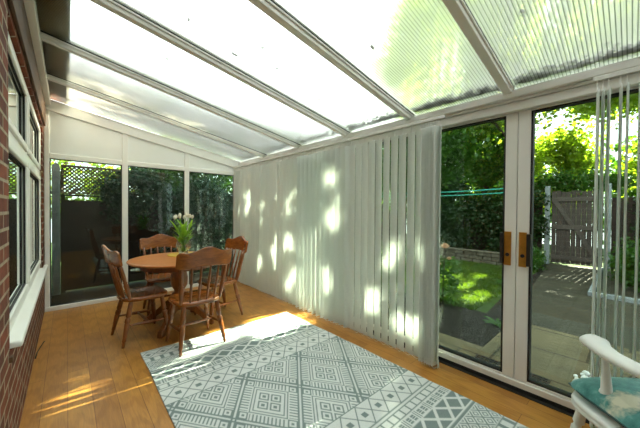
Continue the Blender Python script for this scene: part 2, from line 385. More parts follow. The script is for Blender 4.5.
# ------------------------------------------------------------------ end wall
EW = struct(empty('wall_end', (0,YE,0)), 'white end wall of glass panes below solid panels', 'wall')
e0 = (0,YE,0); y0, y1 = YE-.03, YE+.04
b = MB()
b.box(XL+.002,XR,y0-.01,y1,0,.055)                               # bottom rail
posts = [(XL+.002,-.165),(.585,.655),(1.425,1.495),(2.27,2.42)]
for p0, p1 in posts: b.box(p0,p1,y0,y1,.055, roof_z((p0+p1)/2)-.07)
b.box(-.165,2.27,y0+.002,y1-.002,1.925,1.99)
fn = lambda p, t: (p[0], t, p[1])
b.prism([(XL+.002,roof_z(XL)-.14),(XR,roof_z(XR)-.14),(XR,roof_z(XR)-.005),(XL+.002,roof_z(XL)-.005)], fn, y0-.004, y1)
loc_build(b, 'frame', M['upvc'], EW, e0, bevel=.006)
for i in range(3):
    x0, x1 = posts[i][1], posts[i+1][0]
    b = MB(); b.prism([(x0,1.985),(x1,1.985),(x1,roof_z(x1)-.13),(x0,roof_z(x0)-.13)], fn, y0+.015, y1-.015)
    loc_build(b, 'infill_panel', M['upvc2'], EW, e0)
    wn = struct(empty('window_%d' % (i+2), (x0,YE,.055)), ['clear end wall pane nearest the brick wall','middle clear pane of the white end wall','clear end wall pane beside the long blind'][i], 'window')
    on = (x0,YE,.055)
    b = MB(); b.box(x0,x1,YE,YE+.006,.055,1.925); loc_build(b, 'pane', M['endglass'], wn, on)
    b = MB(); g = .012
    for q in ((x0,x1,.055,.055+g),(x0,x1,1.925-g,1.925),(x0,x0+g,.055,1.925),(x1-g,x1,.055,1.925)): b.box(q[0],q[1],YE-.01,YE,q[2],q[3])
    loc_build(b, 'gasket', M['gasket'], wn, on)

# ------------------------------------------------------------------ right wall: eaves beam, frame, sliding doors
b = MB(); b.box(2.36,2.52,YB,YE+.04,2.115,2.165); b.box(2.385,2.52,YB,YE+.04,2.095,2.115); b.box(2.40,2.54,YB,YE+.04,2.16,2.185)
struct(b.build('trim_3', M['upvc'], bevel=.008), 'cream eaves beam above blinds and sliding doors', 'trim')
b = MB()
b.box(2.40,2.52,YB,YE-.03,2.03,2.093); b.box(2.425,2.56,YB,YE-.03,.0,.072); b.box(2.40,2.53,4.80,YE-.03,.072,2.03); b.box(2.40,2.53,YB,YB+.1,.072,2.03)
struct(b.build('wall_right', M['upvc'], bevel=.006), 'cream door frame running along the garden side', 'wall')
b = MB(); b.box(2.386,2.424,YB,YE-.03,-.06,.004); b.box(2.418,2.4249,YB,YE-.03,.0,.03)  # black strip stands in for the shadow in the threshold gap
struct(b.build('trim_4', M['gasket']), 'black strip standing in for the threshold shadow between floorboards and door sill', 'trim')
def door(name, ya, yb, x0, x1, label, handle=None, stile=.075):
    D = struct(empty(name, ((x0+x1)/2, ya, .072)), label, 'door'); o = ((x0+x1)/2, ya, .072)
    z0, z1 = .074, 2.028
    b = MB(); b.box(x0,x1,ya,ya+stile,z0,z1); b.box(x0,x1,yb-stile,yb,z0,z1); b.box(x0,x1,ya+stile,yb-stile,z0,z0+.014); b.box(x0,x1,ya+stile,yb-stile,z1-.01,z1)
    loc_build(b, 'frame', M['upvc'], D, o, bevel=.006)
    xm = (x0+x1)/2
    b = MB(); b.box(xm-.003,xm+.003,ya+stile,yb-stile,z0+.014,z1-.01); loc_build(b, 'pane', M['glass'], D, o)
    b = MB(); g = .012; a0, a1, c0, c1 = ya+stile, yb-stile, z0+.014, z1-.01
    for q in ((a0,a1,c0,c0+g),(a0,a1,c1-g,c1),(a0,a0+g,c0,c1),(a1-g,a1,c0,c1)): b.box(x0+.004,x1-.004,*q)
    loc_build(b, 'gasket', M['gasket'], D, o)
    if handle:
        h = loc_build(MB().box(x0-.010,x0,handle[0],handle[1],.905,1.155), 'handle_plate', M['brass'], D, o, bevel=.003)
        loc_build(MB().box(x0-.032,x0-.010,handle[2],handle[3],.915,1.145), 'pull_bar', M['black'], h, o, bevel=.004)
        b = MB(); b.lathe([(.0,0),(.013,0),(.013,.004),(.0,.004)], 16)
        b.v = [(x0-.010-z, (handle[0]+handle[1])/2+y, .985+x) for x,y,z in b.v]
        loc_build(b, 'lock_cylinder', M['gasket'], h, o)
    return D
door('door_1', .572, 1.92, 2.44, 2.50, 'sliding glass door with amber handle beside the blinds', (.60,.645,.645,.668))
door('door_2', -.78, .568, 2.44, 2.50, 'sliding glass door with amber handle facing the wooden gate', (.505,.553,.478,.504))
door('door_3', 1.925, 3.36, 2.44, 2.50, 'glazed door hidden behind the middle of the blinds')
door('door_4', 3.365, 4.80, 2.44, 2.50, 'glazed door hidden behind the far blinds')

# ------------------------------------------------------------------ roof
RY = [-1.40, -.20, .62, 1.41, 2.21, 3.10, 4.01, YE-.005]
CE = struct(empty('ceiling', (0,0,2.4)), 'sloping ribbed polycarbonate roof', 'ceiling'); oc = (0,0,2.4)
fny = lambda p, t: (p[0], t, p[1])
x0, x1 = -.20, 2.62
for i in range(len(RY)-1):
    ya, yb = RY[i]+.006, RY[i+1]-.006
    b = MB(); b.prism([(x0,roof_z(x0)+.012),(x1,roof_z(x1)+.012),(x1,roof_z(x1)+.030),(x0,roof_z(x0)+.030)], fny, ya, yb)
    loc_build(b, 'roof_panel', M['poly'], CE, oc)
b = MB()
for y in RY[1:-1]:
    for s in (-1,1):
        b.prism([(-.15,roof_z(-.15)+.004),(2.40,roof_z(2.4)+.004),(2.40,roof_z(2.4)+.0118),(-.15,roof_z(-.15)+.0118)], fny, y+s*.030-.006, y+s*.030+.006)
loc_build(b, 'glazing_gasket', M['gasket'], CE, oc)
for k, y in enumerate(RY[1:]):
    b = MB(); w = .026
    b.prism([(-.152,roof_z(-.152)-.040),(2.42,roof_z(2.42)-.040),(2.42,roof_z(2.42)+.0035),(-.152,roof_z(-.152)+.0035)], fny, y-w, y+w)
    b.prism([(-.152,roof_z(-.152)-.012),(2.42,roof_z(2.42)-.012),(2.42,roof_z(2.42)+.0035),(-.152,roof_z(-.152)+.0035)], fny, y-w-.010, y+w+.010)
    b.prism([(-.2,roof_z(-.2)+.031),(2.62,roof_z(2.62)+.031),(2.62,roof_z(2.62)+.045),(-.2,roof_z(-.2)+.045)], fny, y-.025, y+.025)
    struct(b.build('trim_%d' % (5+k), M['upvc'], bevel=.004), 'cream roof bar sloping down to the eaves beam', 'trim')
b = MB(); b.prism([(XL+.002,roof_z(XL)+.034),(.02,roof_z(.02)+.034),(.02,roof_z(.02)+.040),(XL+.002,roof_z(XL)+.040)], fny, YB, YE+.05)
b.box(XL+.002, XL+.008, YB, YE+.05, roof_z(XL)+.04, roof_z(XL)+.25)
struct(b.build('trim_20', M['ply']), 'mottled brown flashing strip lying over the roof edge', 'trim')
# grime collected along the low edge, and scattered dead leaves on the roof
gv, gf = [], []
for i in range(1, len(RY)-1):
    for _ in range(420):
        y = random.uniform(RY[i]+.05, RY[i+1]-.05); x = 2.40 - abs(random.gauss(0,.045)); r = random.uniform(.006,.016)
        z = roof_z(x)+.0325; n = len(gv); a = random.uniform(0,3)
        for k in range(4): gv.append((x+r*math.cos(a+k*1.57)*random.uniform(.6,1.3), y+r*1.6*math.sin(a+k*1.57), z+random.uniform(0,.004)))
        gv.append((x,y,z+.012)); gf += [(n,n+1,n+4),(n+1,n+2,n+4),(n+2,n+3,n+4),(n+3,n,n+4)]
tag(fastmesh('grime', gv, gf, M['grime']), 'dark mossy grime along the low edge of the roof', 'grime', None, 'stuff')
def dead_leaf(r):
    b = MB(); n = 9; pts = []
    for k in range(n):
        a = 2*math.pi*k/n; q = r*(1+.35*math.cos(2*a))*random.uniform(.75,1.15); pts.append((q*math.cos(a), q*.8*math.sin(a)))
    v = [(x,y,.002+.006*random.random()) for x,y in pts]+[(0,0,.008)]+[(x,y,0) for x,y in pts]
    b.add(v, [(k,(k+1)%n,n) for k in range(n)]+[(n+1+k,n+1+(k+1)%n,(k+1)%n,k) for k in range(n)]+[tuple(range(2*n,n,-1))]); return b

# ------------------------------------------------------------------ camera maths (used to aim placements once; everything is stored in room coordinates)
F_PX = 281.6; YAW, PITCH, ROLL = R(41.912), R(-.733), R(.487); HC = 1.3
fw = Vector((math.sin(YAW)*math.cos(PITCH), math.cos(YAW)*math.cos(PITCH), math.sin(PITCH)))
rt = Vector((math.cos(YAW), -math.sin(YAW), 0)); up = rt.cross(fw)
rt, up = rt*math.cos(ROLL)+up*math.sin(ROLL), up*math.cos(ROLL)-rt*math.sin(ROLL)

for i, (x, y, r, lb) in enumerate([
    (.95,2.05,.020,'dark leaf spot on the roof, largest of its white bay'), (.60,1.98,.011,'small dead leaf on the roof beside the largest leaf spot'),
    (1.05,1.80,.012,'small dead leaf near the middle of the long roof bay'), (1.25,1.92,.012,'dark speck of leaf below the middle of the long roof bay'),
    (1.75,1.98,.014,'dead leaf on the roof low down beside a roof bar'), (1.5,1.17,.018,'curled dead leaf on the greenish roof bay'),
    (1.9,.98,.012,'tiny leaf fragment low on the greenish roof bay'), (1.75,.40,.016,'brown leaf on the clearest ribbed roof bay'),
    (1.30,.42,.010,'small leaf on the ribbed bay nearest the sliding doors'), (1.95,2.75,.012,'leaf speck on the bright roof bay near the eaves'),
    (.62,2.6,.011,'leaf speck high on the bright roof bay'), (1.35,2.9,.009,'faint leaf speck midway on the bright roof bay')]):
    o = dead_leaf(r).build('dead_leaf', M['deadleaf'], loc=(x,y,roof_z(x)+.0312)); o.rotation_euler = (0, math.atan(.185), i*1.3)
    tag(o, lb, 'leaf', 'dead leaves on the roof')

# ------------------------------------------------------------------ vertical blinds
def vane_mesh():
    b = MB(); n = 6; zs = [0,.03,.5,1.0,1.5,1.94,1.975]; w = .0445; th = .0012
    v = []
    for side in (1,-1):
        for z in zs:
            for i in range(n+1):
                t = -1+2*i/n; v.append((.009*(1-t*t)+side*th/2, w*t, z))
    m = n+1; k = len(zs); f = []
    for sd in (0,1):
        for a in range(k-1):
            for i in range(n):
                p = sd*k*m+a*m+i; q = (p,p+1,p+m+1,p+m); f.append(q if sd == 0 else q[::-1])
    o = k*m
    for a in range(k-1):
        for i in (0,n): f.append((a*m+i,(a+1)*m+i,o+(a+1)*m+i,o+a*m+i))
    for i in range(n):
        f.append((i,i+1,o+i+1,o+i)); q = (k-1)*m; f.append((q+i,q+i+1,o+q+i+1,o+q+i))
    b.add(v, f); return b
VANE = vane_mesh().build('vane', M['vane'], smooth=False)
WEIGHT = MB().box(.0102,.0125,-.043,.043,.004,.034).build('bottom_weight', M['chain'])
HOOK = MB().tube([(0,0,1.972),(0,0,1.995),(0,0,2.036)], [.006,.004,.004], 6).build('hook', M['chain'])
first = [True]
def blind(label, ys, rail, group='vertical blinds on the garden side'):
    ya, yb = rail
    T = thing('vertical_blind', label, 'blind', (2.27, ya, .025), 0, group)
    b = MB(); b.box(-.012,.012,0,yb-ya,2.030,2.055); b.build('headrail', M['chain'], T, bevel=.003)
    for y, ang in ys:
        if first[0]: va, wg, hk = VANE, WEIGHT, HOOK; first[0] = False
        else:
            va, wg, hk = VANE.copy(), WEIGHT.copy(), HOOK.copy()
            for o in (va, wg, hk): COL.objects.link(o)
        va.parent = T; wg.parent = va; hk.parent = va
        va.location = (random.uniform(-.003,.003), y-ya, 0); va.rotation_euler = (random.uniform(-.002,.002), 0, -R(ang))
    pts = [(y-ya, s) for y, a in ys for s in (0,)]
    b = MB()
    for sx in (-1,1):
        path = []
        yy = sorted(ys)
        for i, (y, a) in enumerate(yy):
            ex, ey = math.sin(R(a))*.043*sx, math.cos(R(a))*.043*sx
            path.append((ex+ (.004*sx), y-ya+ey, .016))
            if i < len(yy)-1:
                y2, a2 = yy[i+1]; ex2, ey2 = math.sin(R(a2))*.043*sx, math.cos(R(a2))*.043*sx
                path.append(((ex+ex2)/2, (y+y2)/2-ya+(ey+ey2)/2, -.006))
        if sx == -1: path = [(x-.006,y,z) for x,y,z in path]
        b.tube(path, .0013, 4)
    b.build('bead_chain', M['chain'], T)
    return T
v1 = []; y = 4.86; 
while y > 2.05:
    if 2.40 < y < 2.95: a = 93+random.uniform(-5,5)
    elif y < 2.41: a = -38+random.uniform(-8,8)
    else: a = -14+14*math.sin(y*9.5)+random.uniform(-12,10)
    v1.append((y, a)); y -= .080
blind('wide closed cream vertical blind between end wall and angled blind', v1, (2.070, 4.885))
v2 = []; y = 2.018; k = 0
while y > 1.26: v2.append((y, 3+min(k,5)*2.0+random.uniform(-2,2))); y -= .0865; k += 1
v2.append((1.243, 14))
for y in (1.20,1.178,1.156,1.134,1.112,1.09): v2.append((y, 96+random.uniform(-4,4)))
v2.append((1.066, 60))
blind('narrow cream vertical blind with angled slats beside the sliding doors', v2, (1.03, 2.064))
v3 = [(y, 84+random.uniform(-5,5)) for y in (.150,.128,.106,.060,.035,-.01,-.04,-.07,-.10)]
blind('bunched cream vertical blind hanging in front of the gate-side door', v3, (-.75, .17))

# ------------------------------------------------------------------ rug
def rug_weave(u, v):
    """u across from centre, v along from centre; 1 = dark yarn."""
    d = np.abs(v); out = np.zeros_like(u)
    tri = lambda x, p: np.abs(((x/p) % 1.0) - .5)*2        # 1 at 0, 0 at the half period
    def band(a, b): return (d >= a) & (d < b)
    # --- field lattice
    f = band(0, .405); w, h = .255, .35
    a = (u/w + v/h)/2; c = (u/w - v/h)/2
    fa = np.abs(a - np.round(a)); fc = np.abs(c - np.round(c))     # 0 on the double lines
    ga = a - np.floor(a) - .5; gc = c - np.floor(c) - .5           # -0.5..0.5 inside each diamond
    k = np.maximum(np.abs(ga), np.abs(gc))                          # .5 at the rim
    dark = ((fa < .046) & (fa > .016)) | ((fc < .046) & (fc > .016))
    ring = (k < .305) & (k > .285) | (k < .255) & (k > .235)
    corner = (np.abs(ga) > .30) & (np.abs(gc) > .30) & (k < .46)
    cc = np.maximum(np.abs(np.abs(ga)-.38), np.abs(np.abs(gc)-.38))
    dark |= corner & ((cc < .075) & (cc > .052) | (cc < .022))
    ribs_a = (np.abs(ga) > .325) & (np.abs(ga) < .455) & (np.abs(gc) < .285)
    ribs_c = (np.abs(gc) > .325) & (np.abs(gc) < .455) & (np.abs(ga) < .285)
    dark |= ribs_a & (((gc*17) % 1) < .42); dark |= ribs_c & (((ga*17) % 1) < .42)
    dark |= ring
    inner = k < .20
    s4 = np.maximum(np.abs(np.abs(ga)-.1), np.abs(np.abs(gc)-.1))
    dark |= inner & ((s4 < .085) & (s4 > .06) | (s4 < .03))
    out[f & dark] = 1
    out[band(.405,.414)] = 1
    # --- triangles with squares
    B = band(.414,.585); t = (d-.50)/.085; p = .138
    q = np.abs(((u/p + .5) % 1) - .5)*2
    e = np.abs(q + np.abs(t) - 1.0); x2 = np.abs(q - np.abs(t))
    out[B & (e < .075)] = 1
    sq = (np.abs(((u/p+.5) % 1)-.5)*p < .020) & (np.abs(d-.50) < .020); out[B & sq] = 1
    out[band(.585,.594)] = 1
    # --- ladder
    out[band(.612,.620)] = 1; out[band(.668,.676)] = 1
    out[band(.620,.668) & (((u/.066) % 1) < .2)] = 1
    # --- dashes
    Bd = band(.684,.748); ph = (u/.125) % 1
    vb = (np.abs(ph-.06) < .035) | (np.abs(ph-.20) < .035)
    hb = (ph > .32) & (ph < .94) & ((np.abs(d-.700) < .006) | (np.abs(d-.716) < .006) | (np.abs(d-.732) < .006)) & (np.abs(ph-.63) > .05)
    out[Bd & (vb | hb)] = 1
    # --- dark diamond row
    Bk = band(.756,.890); t = (d-.823)/.067; q = np.abs(((u/.150) % 1)-.5)*2
    s = q + np.abs(t)
    out[Bk] = 1; out[Bk & (s > .78) & (s < 1.18)] = 0
    out[Bk & (s < .5)] = 1; out[Bk & (s < .78) & (s > .40)] = np.where(d[Bk & (s < .78) & (s > .40)] > 0, 1, 0)
    out[band(.900,.918)] = 1
    # --- fine lattice
    Bf = band(.925,1.075); t = (d-1.0)/.075; q1 = ((u/.085 + t*.9) % 1); q2 = ((u/.085 - t*.9) % 1)
    m = np.maximum(np.abs(q1-.5), np.abs(q2-.5))
    out[Bf & ((m > .42) | (m < .27) & (m > .15))] = 1
    out[band(1.080,1.088)] = 1; out[band(1.150,1.158)] = 1
    out[band(1.088,1.150) & (((u/.075) % 1) < .38)] = 1
    Bs = band(1.165,1.28); t = (d-1.222)/.057; q = np.abs(((u/.115) % 1)-.5)*2; s = q+np.abs(t)
    out[Bs & ((s > .85) & (s < 1.05) | (s < .42))] = 1
    out[band(1.287,1.295)] = 1
    return out
RW, RL, st = 1.585, 2.62, .0048
nu, nv = int(RW/st)+1, int(RL/st)+1
us = np.linspace(-RW/2, RW/2, nu); vs = np.linspace(-RL/2, RL/2, nv)
U, Vv = np.meshgrid(us, vs)
acc = np.zeros_like(U)
for du in (-.3,.0,.3):
    for dv in (-.3,0,.3): acc += rug_weave(U+du*st, Vv+dv*st)
acc /= 9
wav = .0035*np.sin(Vv*7+1)*np.clip((np.abs(U)-RW/2+.25)/.25, 0, 1)
co = np.stack([U + .006*np.sin(Vv*5)*(U/RW), Vv, .007+.0015*np.sin(U*40)*0+np.abs(wav)], -1).reshape(-1,3)
idx = np.arange(nu*nv).reshape(nv, nu)
Fq = np.stack([idx[:-1,:-1], idx[:-1,1:], idx[1:,1:], idx[1:,:-1]], -1).reshape(-1,4)
# turned-down border closes the thickness
rim = np.concatenate([idx[0,:], idx[1:,-1], idx[-1,-2::-1], idx[-2:0:-1,0]])
low = co[rim].copy(); low[:,2] = .0006
ri = np.arange(len(rim)); nx = (ri+1) % len(rim)
Fr = np.stack([rim[ri], nu*nv+ri, nu*nv+nx, rim[nx]], -1)
rug = fastmesh('patterned_rug', np.concatenate([co, low]), np.concatenate([Fq, Fr]), M['rug'])
at = rug.data.attributes.new('weave', 'FLOAT', 'POINT')
at.data.foreach_set('value', np.concatenate([acc.ravel(), np.full(len(rim), .8)]).astype(np.float32))
rug.location = (1.268, 1.62, 0); rug.rotation_euler = (0,0,R(-.4))
tag(rug, 'grey-green and pale geometric patterned rug on the floorboards', 'rug')

# ------------------------------------------------------------------ dining chairs and table
def turned(a, b, prof, mb, n=12):
    a, b = Vector(a), Vector(b); mb.tube([a.lerp(b, t) for t, r in prof], [r for t, r in prof], n); return mb
LEGP = [(0,.017),(.06,.019),(.25,.022),(.34,.023),(.355,.016),(.375,.016),(.39,.024),(.46,.025),(.48,.018),(.50,.023),(.62,.022),(.80,.017),(.86,.019),(.88,.014),(.96,.013),(1,.012)]
SPP = [(0,.008),(.2,.011),(.35,.013),(.5,.010),(.52,.0135),(.56,.0135),(.58,.010),(.75,.011),(1,.008)]
def make_chair(label):
    T = thing('dining_chair', label, 'chair', (0,0,0), 0, 'dining chairs around the round table')
    # seat: shaped saddle
    b = MB(); ns = 28; ring = []
    for k in range(ns):
        t = 2*math.pi*k/ns; cx, sy = math.cos(t), math.sin(t)
        ex = abs(cx)**.55*(1 if cx > 0 else -1); ey = abs(sy)**.6*(1 if sy > 0 else -1)
        ring.append((ex*(.215 + .012*sy), ey*.205))
    lay = []
    for s, z in ((.90,.405),(1.0,.413),(1.0,.436),(.95,.446),(.72,.440),(.35,.432)):
        lay.append([(x*s, y*s, z) for x, y in ring])
    v = sum(lay, [])+[(0,-.02,.430),(0,0,.405)]; f = []
    for a in range(len(lay)-1):
        for k in range(ns): f.append((a*ns+k, a*ns+(k+1)%ns, (a+1)*ns+(k+1)%ns, (a+1)*ns+k))
    o = (len(lay)-1)*ns
    f += [(o+k, o+(k+1)%ns, len(v)-2) for k in range(ns)]+[((k+1)%ns, k, len(v)-1) for k in range(ns)]
    b.add(v, f); b.build('seat', M['seatwood'], T, smooth=True)
    for sx, sy in ((-1,1),(1,1),(-1,-1),(1,-1)):
        a = (sx*.150, sy*.135, .412); e = (sx*.205, sy*(.185 if sy > 0 else .215), .012 if sy < 0 else .0)
        turned(a, (e[0],e[1],0.0), LEGP, MB()).build('leg', M['chairwood'], T, smooth=True)
    ST = [(0,.008),(.15,.010),(.4,.014),(.5,.016),(.6,.014),(.85,.010),(1,.008)]
    q = lambda sx, sy, z: (sx*(.150+.055*(1-z/.412)), sy*((.135+(.05 if sy > 0 else .08)*(1-z/.412))), z)
    for sx in (-1,1): turned(q(sx,1,.17), q(sx,-1,.19), ST, MB()).build('stretcher', M['chairwood'], T, smooth=True)
    turned((-.182,.01,.18), (.182,.01,.18), ST, MB()).build('stretcher', M['chairwood'], T, smooth=True)
    # back: two turned posts, four spindles, bowed crest board
    def crest_pt(x, z):                                        # bowed plan
        return (x, -.292+.9*x*x - (z-.86)*.22, z)
    PP = [(0,.012),(.08,.016),(.3,.020),(.42,.021),(.45,.014),(.48,.020),(.51,.014),(.6,.018),(.85,.016),(1,.012)]
    for sx in (-1,1):
        top = crest_pt(sx*.205,.79); turned((sx*.178,-.150,.43), top, PP, MB()).build('back_post', M['chairwood'], T, smooth=True)
    for x in (-.115,-.040,.040,.115):
        top = crest_pt(x*1.06,.79); turned((x*.95,-.178,.43), top, SPP, MB(), 10).build('spindle', M['chairwood'], T, smooth=True)
    b = MB(); n = 26; th = .024; front, back = [], []
    for i in range(n+1):
        t = -1+2*i/n; x = t*.245
        zt = .905 + .055*math.exp(-(t/.42)**2) + .012*math.exp(-((abs(t)-.88)/.13)**2) - .03*max(0, abs(t)-.9)*10*.5
        zb = .770 + .012*math.cos(t*math.pi*1.0)+ .03*max(0, abs(t)-.86)*5
        for z, L_ in ((zb,front),(zt,front)): L_.append(crest_pt(x, z))
        for z, L_ in ((zb,back),(zt,back)):
            p = crest_pt(x, z); nx = 1.8*x; l = math.hypot(1, nx); back.append((p[0]+nx/l*th, p[1]-1/l*th, p[2]))
    v = front+back; m = 2*(n+1); f = []
    for i in range(n):
        k = 2*i; f += [(k,k+2,k+3,k+1),(m+k,m+k+1,m+k+3,m+k+2),(k+1,k+3,m+k+3,m+k+1),(k,m+k,m+k+2,k+2)]
    f += [(0,1,m+1,m),(2*n,m+2*n,m+2*n+1,2*n+1)]
    b.add(v, f); b.build('crest_rail', M['seatwood'], T, bevel=.007, smooth=False)
    return T
ch = make_chair('honey wooden spindle-back chair on the left of the round table, nearest the brick wall')
ch.location = (.575,3.385,0); ch.rotation_euler = (0,0,R(-84))
c2 = copy_tree(ch); c2.location = (.932,2.86,.009); c2.rotation_euler = (0,0,R(2)); c2['label'] = 'honey wooden spindle-back chair standing with two legs on the patterned rug'
c3 = copy_tree(ch); c3.location = (1.375,3.40,0); c3.rotation_euler = (0,0,R(96)); c3['label'] = 'honey wooden spindle-back chair beside the white vertical blind'
c4_ = copy_tree(ch); c4_.location = (.93,4.02,0); c4_.rotation_euler = (0,0,R(176)); c4_['label'] = 'honey wooden spindle-back chair behind the table, backed against the end glass'

TX, TY = .95, 3.45
T = thing('dining_table', 'round orange pine pedestal dining table by the end glass', 'table', (TX,TY,0))
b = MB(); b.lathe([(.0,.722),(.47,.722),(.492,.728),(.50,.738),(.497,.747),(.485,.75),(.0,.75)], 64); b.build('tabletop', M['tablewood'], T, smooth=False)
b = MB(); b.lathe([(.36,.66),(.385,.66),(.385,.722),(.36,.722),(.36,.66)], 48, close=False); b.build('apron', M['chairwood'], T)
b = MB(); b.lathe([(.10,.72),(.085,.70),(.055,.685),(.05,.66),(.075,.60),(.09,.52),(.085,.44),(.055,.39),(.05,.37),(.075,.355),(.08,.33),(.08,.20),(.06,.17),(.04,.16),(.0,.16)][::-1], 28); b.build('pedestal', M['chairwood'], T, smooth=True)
for k in range(4):
    a = R(45+90*k+3); ux, uy = math.cos(a), math.sin(a)
    prof = [(.04,.175),(.04,.30),(.10,.29),(.17,.235),(.26,.15),(.34,.085),(.385,.065),(.40,.035),(.395,.0),(.33,.0),(.315,.03),(.25,.085),(.16,.145),(.10,.165)]
    b = MB(); b.prism(prof, lambda p, t: (p[0]*ux-t*uy, p[0]*uy+t*ux, p[1]), -.026, .026); b.build('foot', M['chairwood'], T, bevel=.008)

tag(MB().lathe([(.0,0),(.168,0),(.175,.004),(.172,.009),(.0,.009)], 48).build('round_placemat', M['mat'], loc=(1.045,3.63,.7502)), 'yellow round placemat under the glass vase of tulips', 'placemat')
VX, VY, VZ = 1.055, 3.66, .7597
V = thing('glass_vase', 'clear urn-shaped glass vase of tulips on the yellow placemat', 'vase', (VX,VY,VZ))
outp = [(.0,.0),(.050,.0),(.056,.006),(.050,.02),(.062,.045),(.080,.08),(.085,.11),(.078,.14),(.066,.165),(.070,.185),(.090,.205)]
inp = [(.086,.204),(.065,.184),(.061,.164),(.073,.139),(.080,.11),(.075,.082),(.057,.05),(.044,.026),(.0,.022)]
MB().lathe(outp+inp, 32, close=False).build('vessel', M['vaseglass'], V, smooth=True)
MB().lathe([(.0,.024),(.043,.028),(.056,.052),(.074,.083),(.0785,.105),(.0,.105)], 24).build('water', M['water'], V, smooth=True)
petal_prof = [(.0,-.028),(.012,-.024),(.021,-.008),(.022,.006),(.016,.022),(.008,.030),(.0,.031)]
tul = [(-.075,.02,.42,'left'),(-.045,-.03,.435,''),(-.02,.05,.45,''),(.0,-.02,.425,''),(.03,.03,.455,''),(.045,-.035,.44,''),(.08,.0,.43,''),(.06,.06,.44,''),(-.05,.07,.43,'')]
TL = ['white tulip leaning out furthest left in the vase','white tulip left of centre at the front of the bouquet','white tulip behind the middle of the bouquet',
      'white tulip in the front centre of the bouquet','tallest white tulip just right of the bouquet centre','white tulip at the front right of the bouquet',
      'white tulip leaning furthest right toward the blinds','white tulip at the back right of the bouquet','white tulip at the back left of the bouquet']
for i, (dx, dy, h, _) in enumerate(tul):
    T2 = thing('tulip', TL[i], 'flower', (VX+dx*.2, VY+dy*.2, VZ+.03), 0, 'tulips in the glass vase')
    e = Vector((dx*1.05, dy*1.05, h-.03)); s0 = Vector((-dx*.5,-dy*.5,0)); mid = Vector((dx*.15, dy*.15, .2))
    pa = [s0.lerp(mid, t).lerp(mid.lerp(e, t), t) for t in [0,.2,.4,.6,.8,1]]
    MB().tube(pa, [.004]*6, 7).build('stem', M['stem'], T2, smooth=True)
    bl = MB()
    for k in range(6):
        a = k*math.pi/3+i; off = .008 if k % 2 else .0055
        vs_ = []; nn = 6
        for r_, z_ in petal_prof:
            for j in range(nn+1):
                t = (j/nn-.5)*1.5
                vs_.append((math.cos(a+t)*r_*(1 + off*8), math.sin(a+t)*r_*(1+off*8), z_))
        ff = [(p*(nn+1)+j, p*(nn+1)+j+1, (p+1)*(nn+1)+j+1, (p+1)*(nn+1)+j) for p in range(len(petal_prof)-1) for j in range(nn)]
        bl.add(vs_, ff)
    bo = bl.build('blossom', M['petal'], T2, smooth=True); bo.location = e+Vector((0,0,.018)); bo.rotation_euler = (-dy*3, dx*3, 0); bo.scale = (.74,.74,.85)
    for k in range(4):
        a = i*1.3+k*1.7; lb = MB(); ln = random.uniform(.13,.21); wd = random.uniform(.017,.026); vs_ = []
        base = pa[1+k % 3]; nn = 7
        for j in range(nn+1):
            t = j/nn; r_ = .018+.10*t*t+.04*t; z_ = ln*t*(1-.18*t)
            c_ = base+Vector((math.cos(a)*r_*.8, math.sin(a)*r_*.8, z_-.01)); wv = wd*math.sin(math.pi*min(1, t*.92+.08))
            sdv = Vector((-math.sin(a), math.cos(a), 0))*wv; ou = Vector((math.cos(a), math.sin(a), 0))*wv*.5
            vs_ += [c_-sdv+ou, c_, c_+sdv+ou]
        ff = []
        for j in range(nn): ff += [(3*j,3*j+1,3*j+4,3*j+3),(3*j+1,3*j+2,3*j+5,3*j+4)]
        lb.add(vs_, ff); lb.build('leaf', M['tleaf'], T2, smooth=True)

# ------------------------------------------------------------------ white armchair with cushion (lower right)
AX, AY = 1.986, -.096; AR = R(-44)                               # local +Y is the way it faces
A = thing('white_armchair', 'white painted wooden armchair facing the sliding doors', 'chair', (AX,AY,0), AR)
b = MB(); ns = 32; ring = []
for k in range(ns):
    t = 2*math.pi*k/ns; cx, sy = math.cos(t), math.sin(t)
    ring.append((abs(cx)**.5*(1 if cx > 0 else -1)*.262, abs(sy)**.5*(1 if sy > 0 else -1)*.245))
lay = [(.90,.305),(.985,.310),(1.0,.322),(.985,.330),(.985,.334),(1.0,.340),(.985,.354),(.95,.358)]
v = [(x*s,y*s,z) for s,z in lay for x,y in ring]+[(0,0,.355),(0,0,.305)]; f = []
for a in range(len(lay)-1):
    for k in range(ns): f.append((a*ns+k,a*ns+(k+1)%ns,(a+1)*ns+(k+1)%ns,(a+1)*ns+k))
o_ = (len(lay)-1)*ns
f += [(o_+k,o_+(k+1)%ns,len(v)-2) for k in range(ns)]+[((k+1)%ns,k,len(v)-1) for k in range(ns)]
b.add(v,f); b.build('seat', M['whitewood'], A, smooth=True)
for sx, sy in ((-1,1),(1,1),(-1,-1),(1,-1)):
    turned((sx*.19,sy*.17,.31),(sx*.225,sy*.215,0),[(0,.02),(.3,.024),(.33,.017),(.37,.017),(.4,.024),(.7,.022),(.8,.016),(1,.014)],MB()).build('leg', M['whitewood'], A, smooth=True)
turned((-.205,0,.16),(.205,0,.16),[(0,.01),(.5,.016),(1,.01)],MB()).build('stretcher', M['whitewood'], A, smooth=True)
for sx in (-1,1): turned((sx*.205,.19,.16),(sx*.205,-.19,.16),[(0,.01),(.5,.016),(1,.01)],MB()).build('stretcher', M['whitewood'], A, smooth=True)
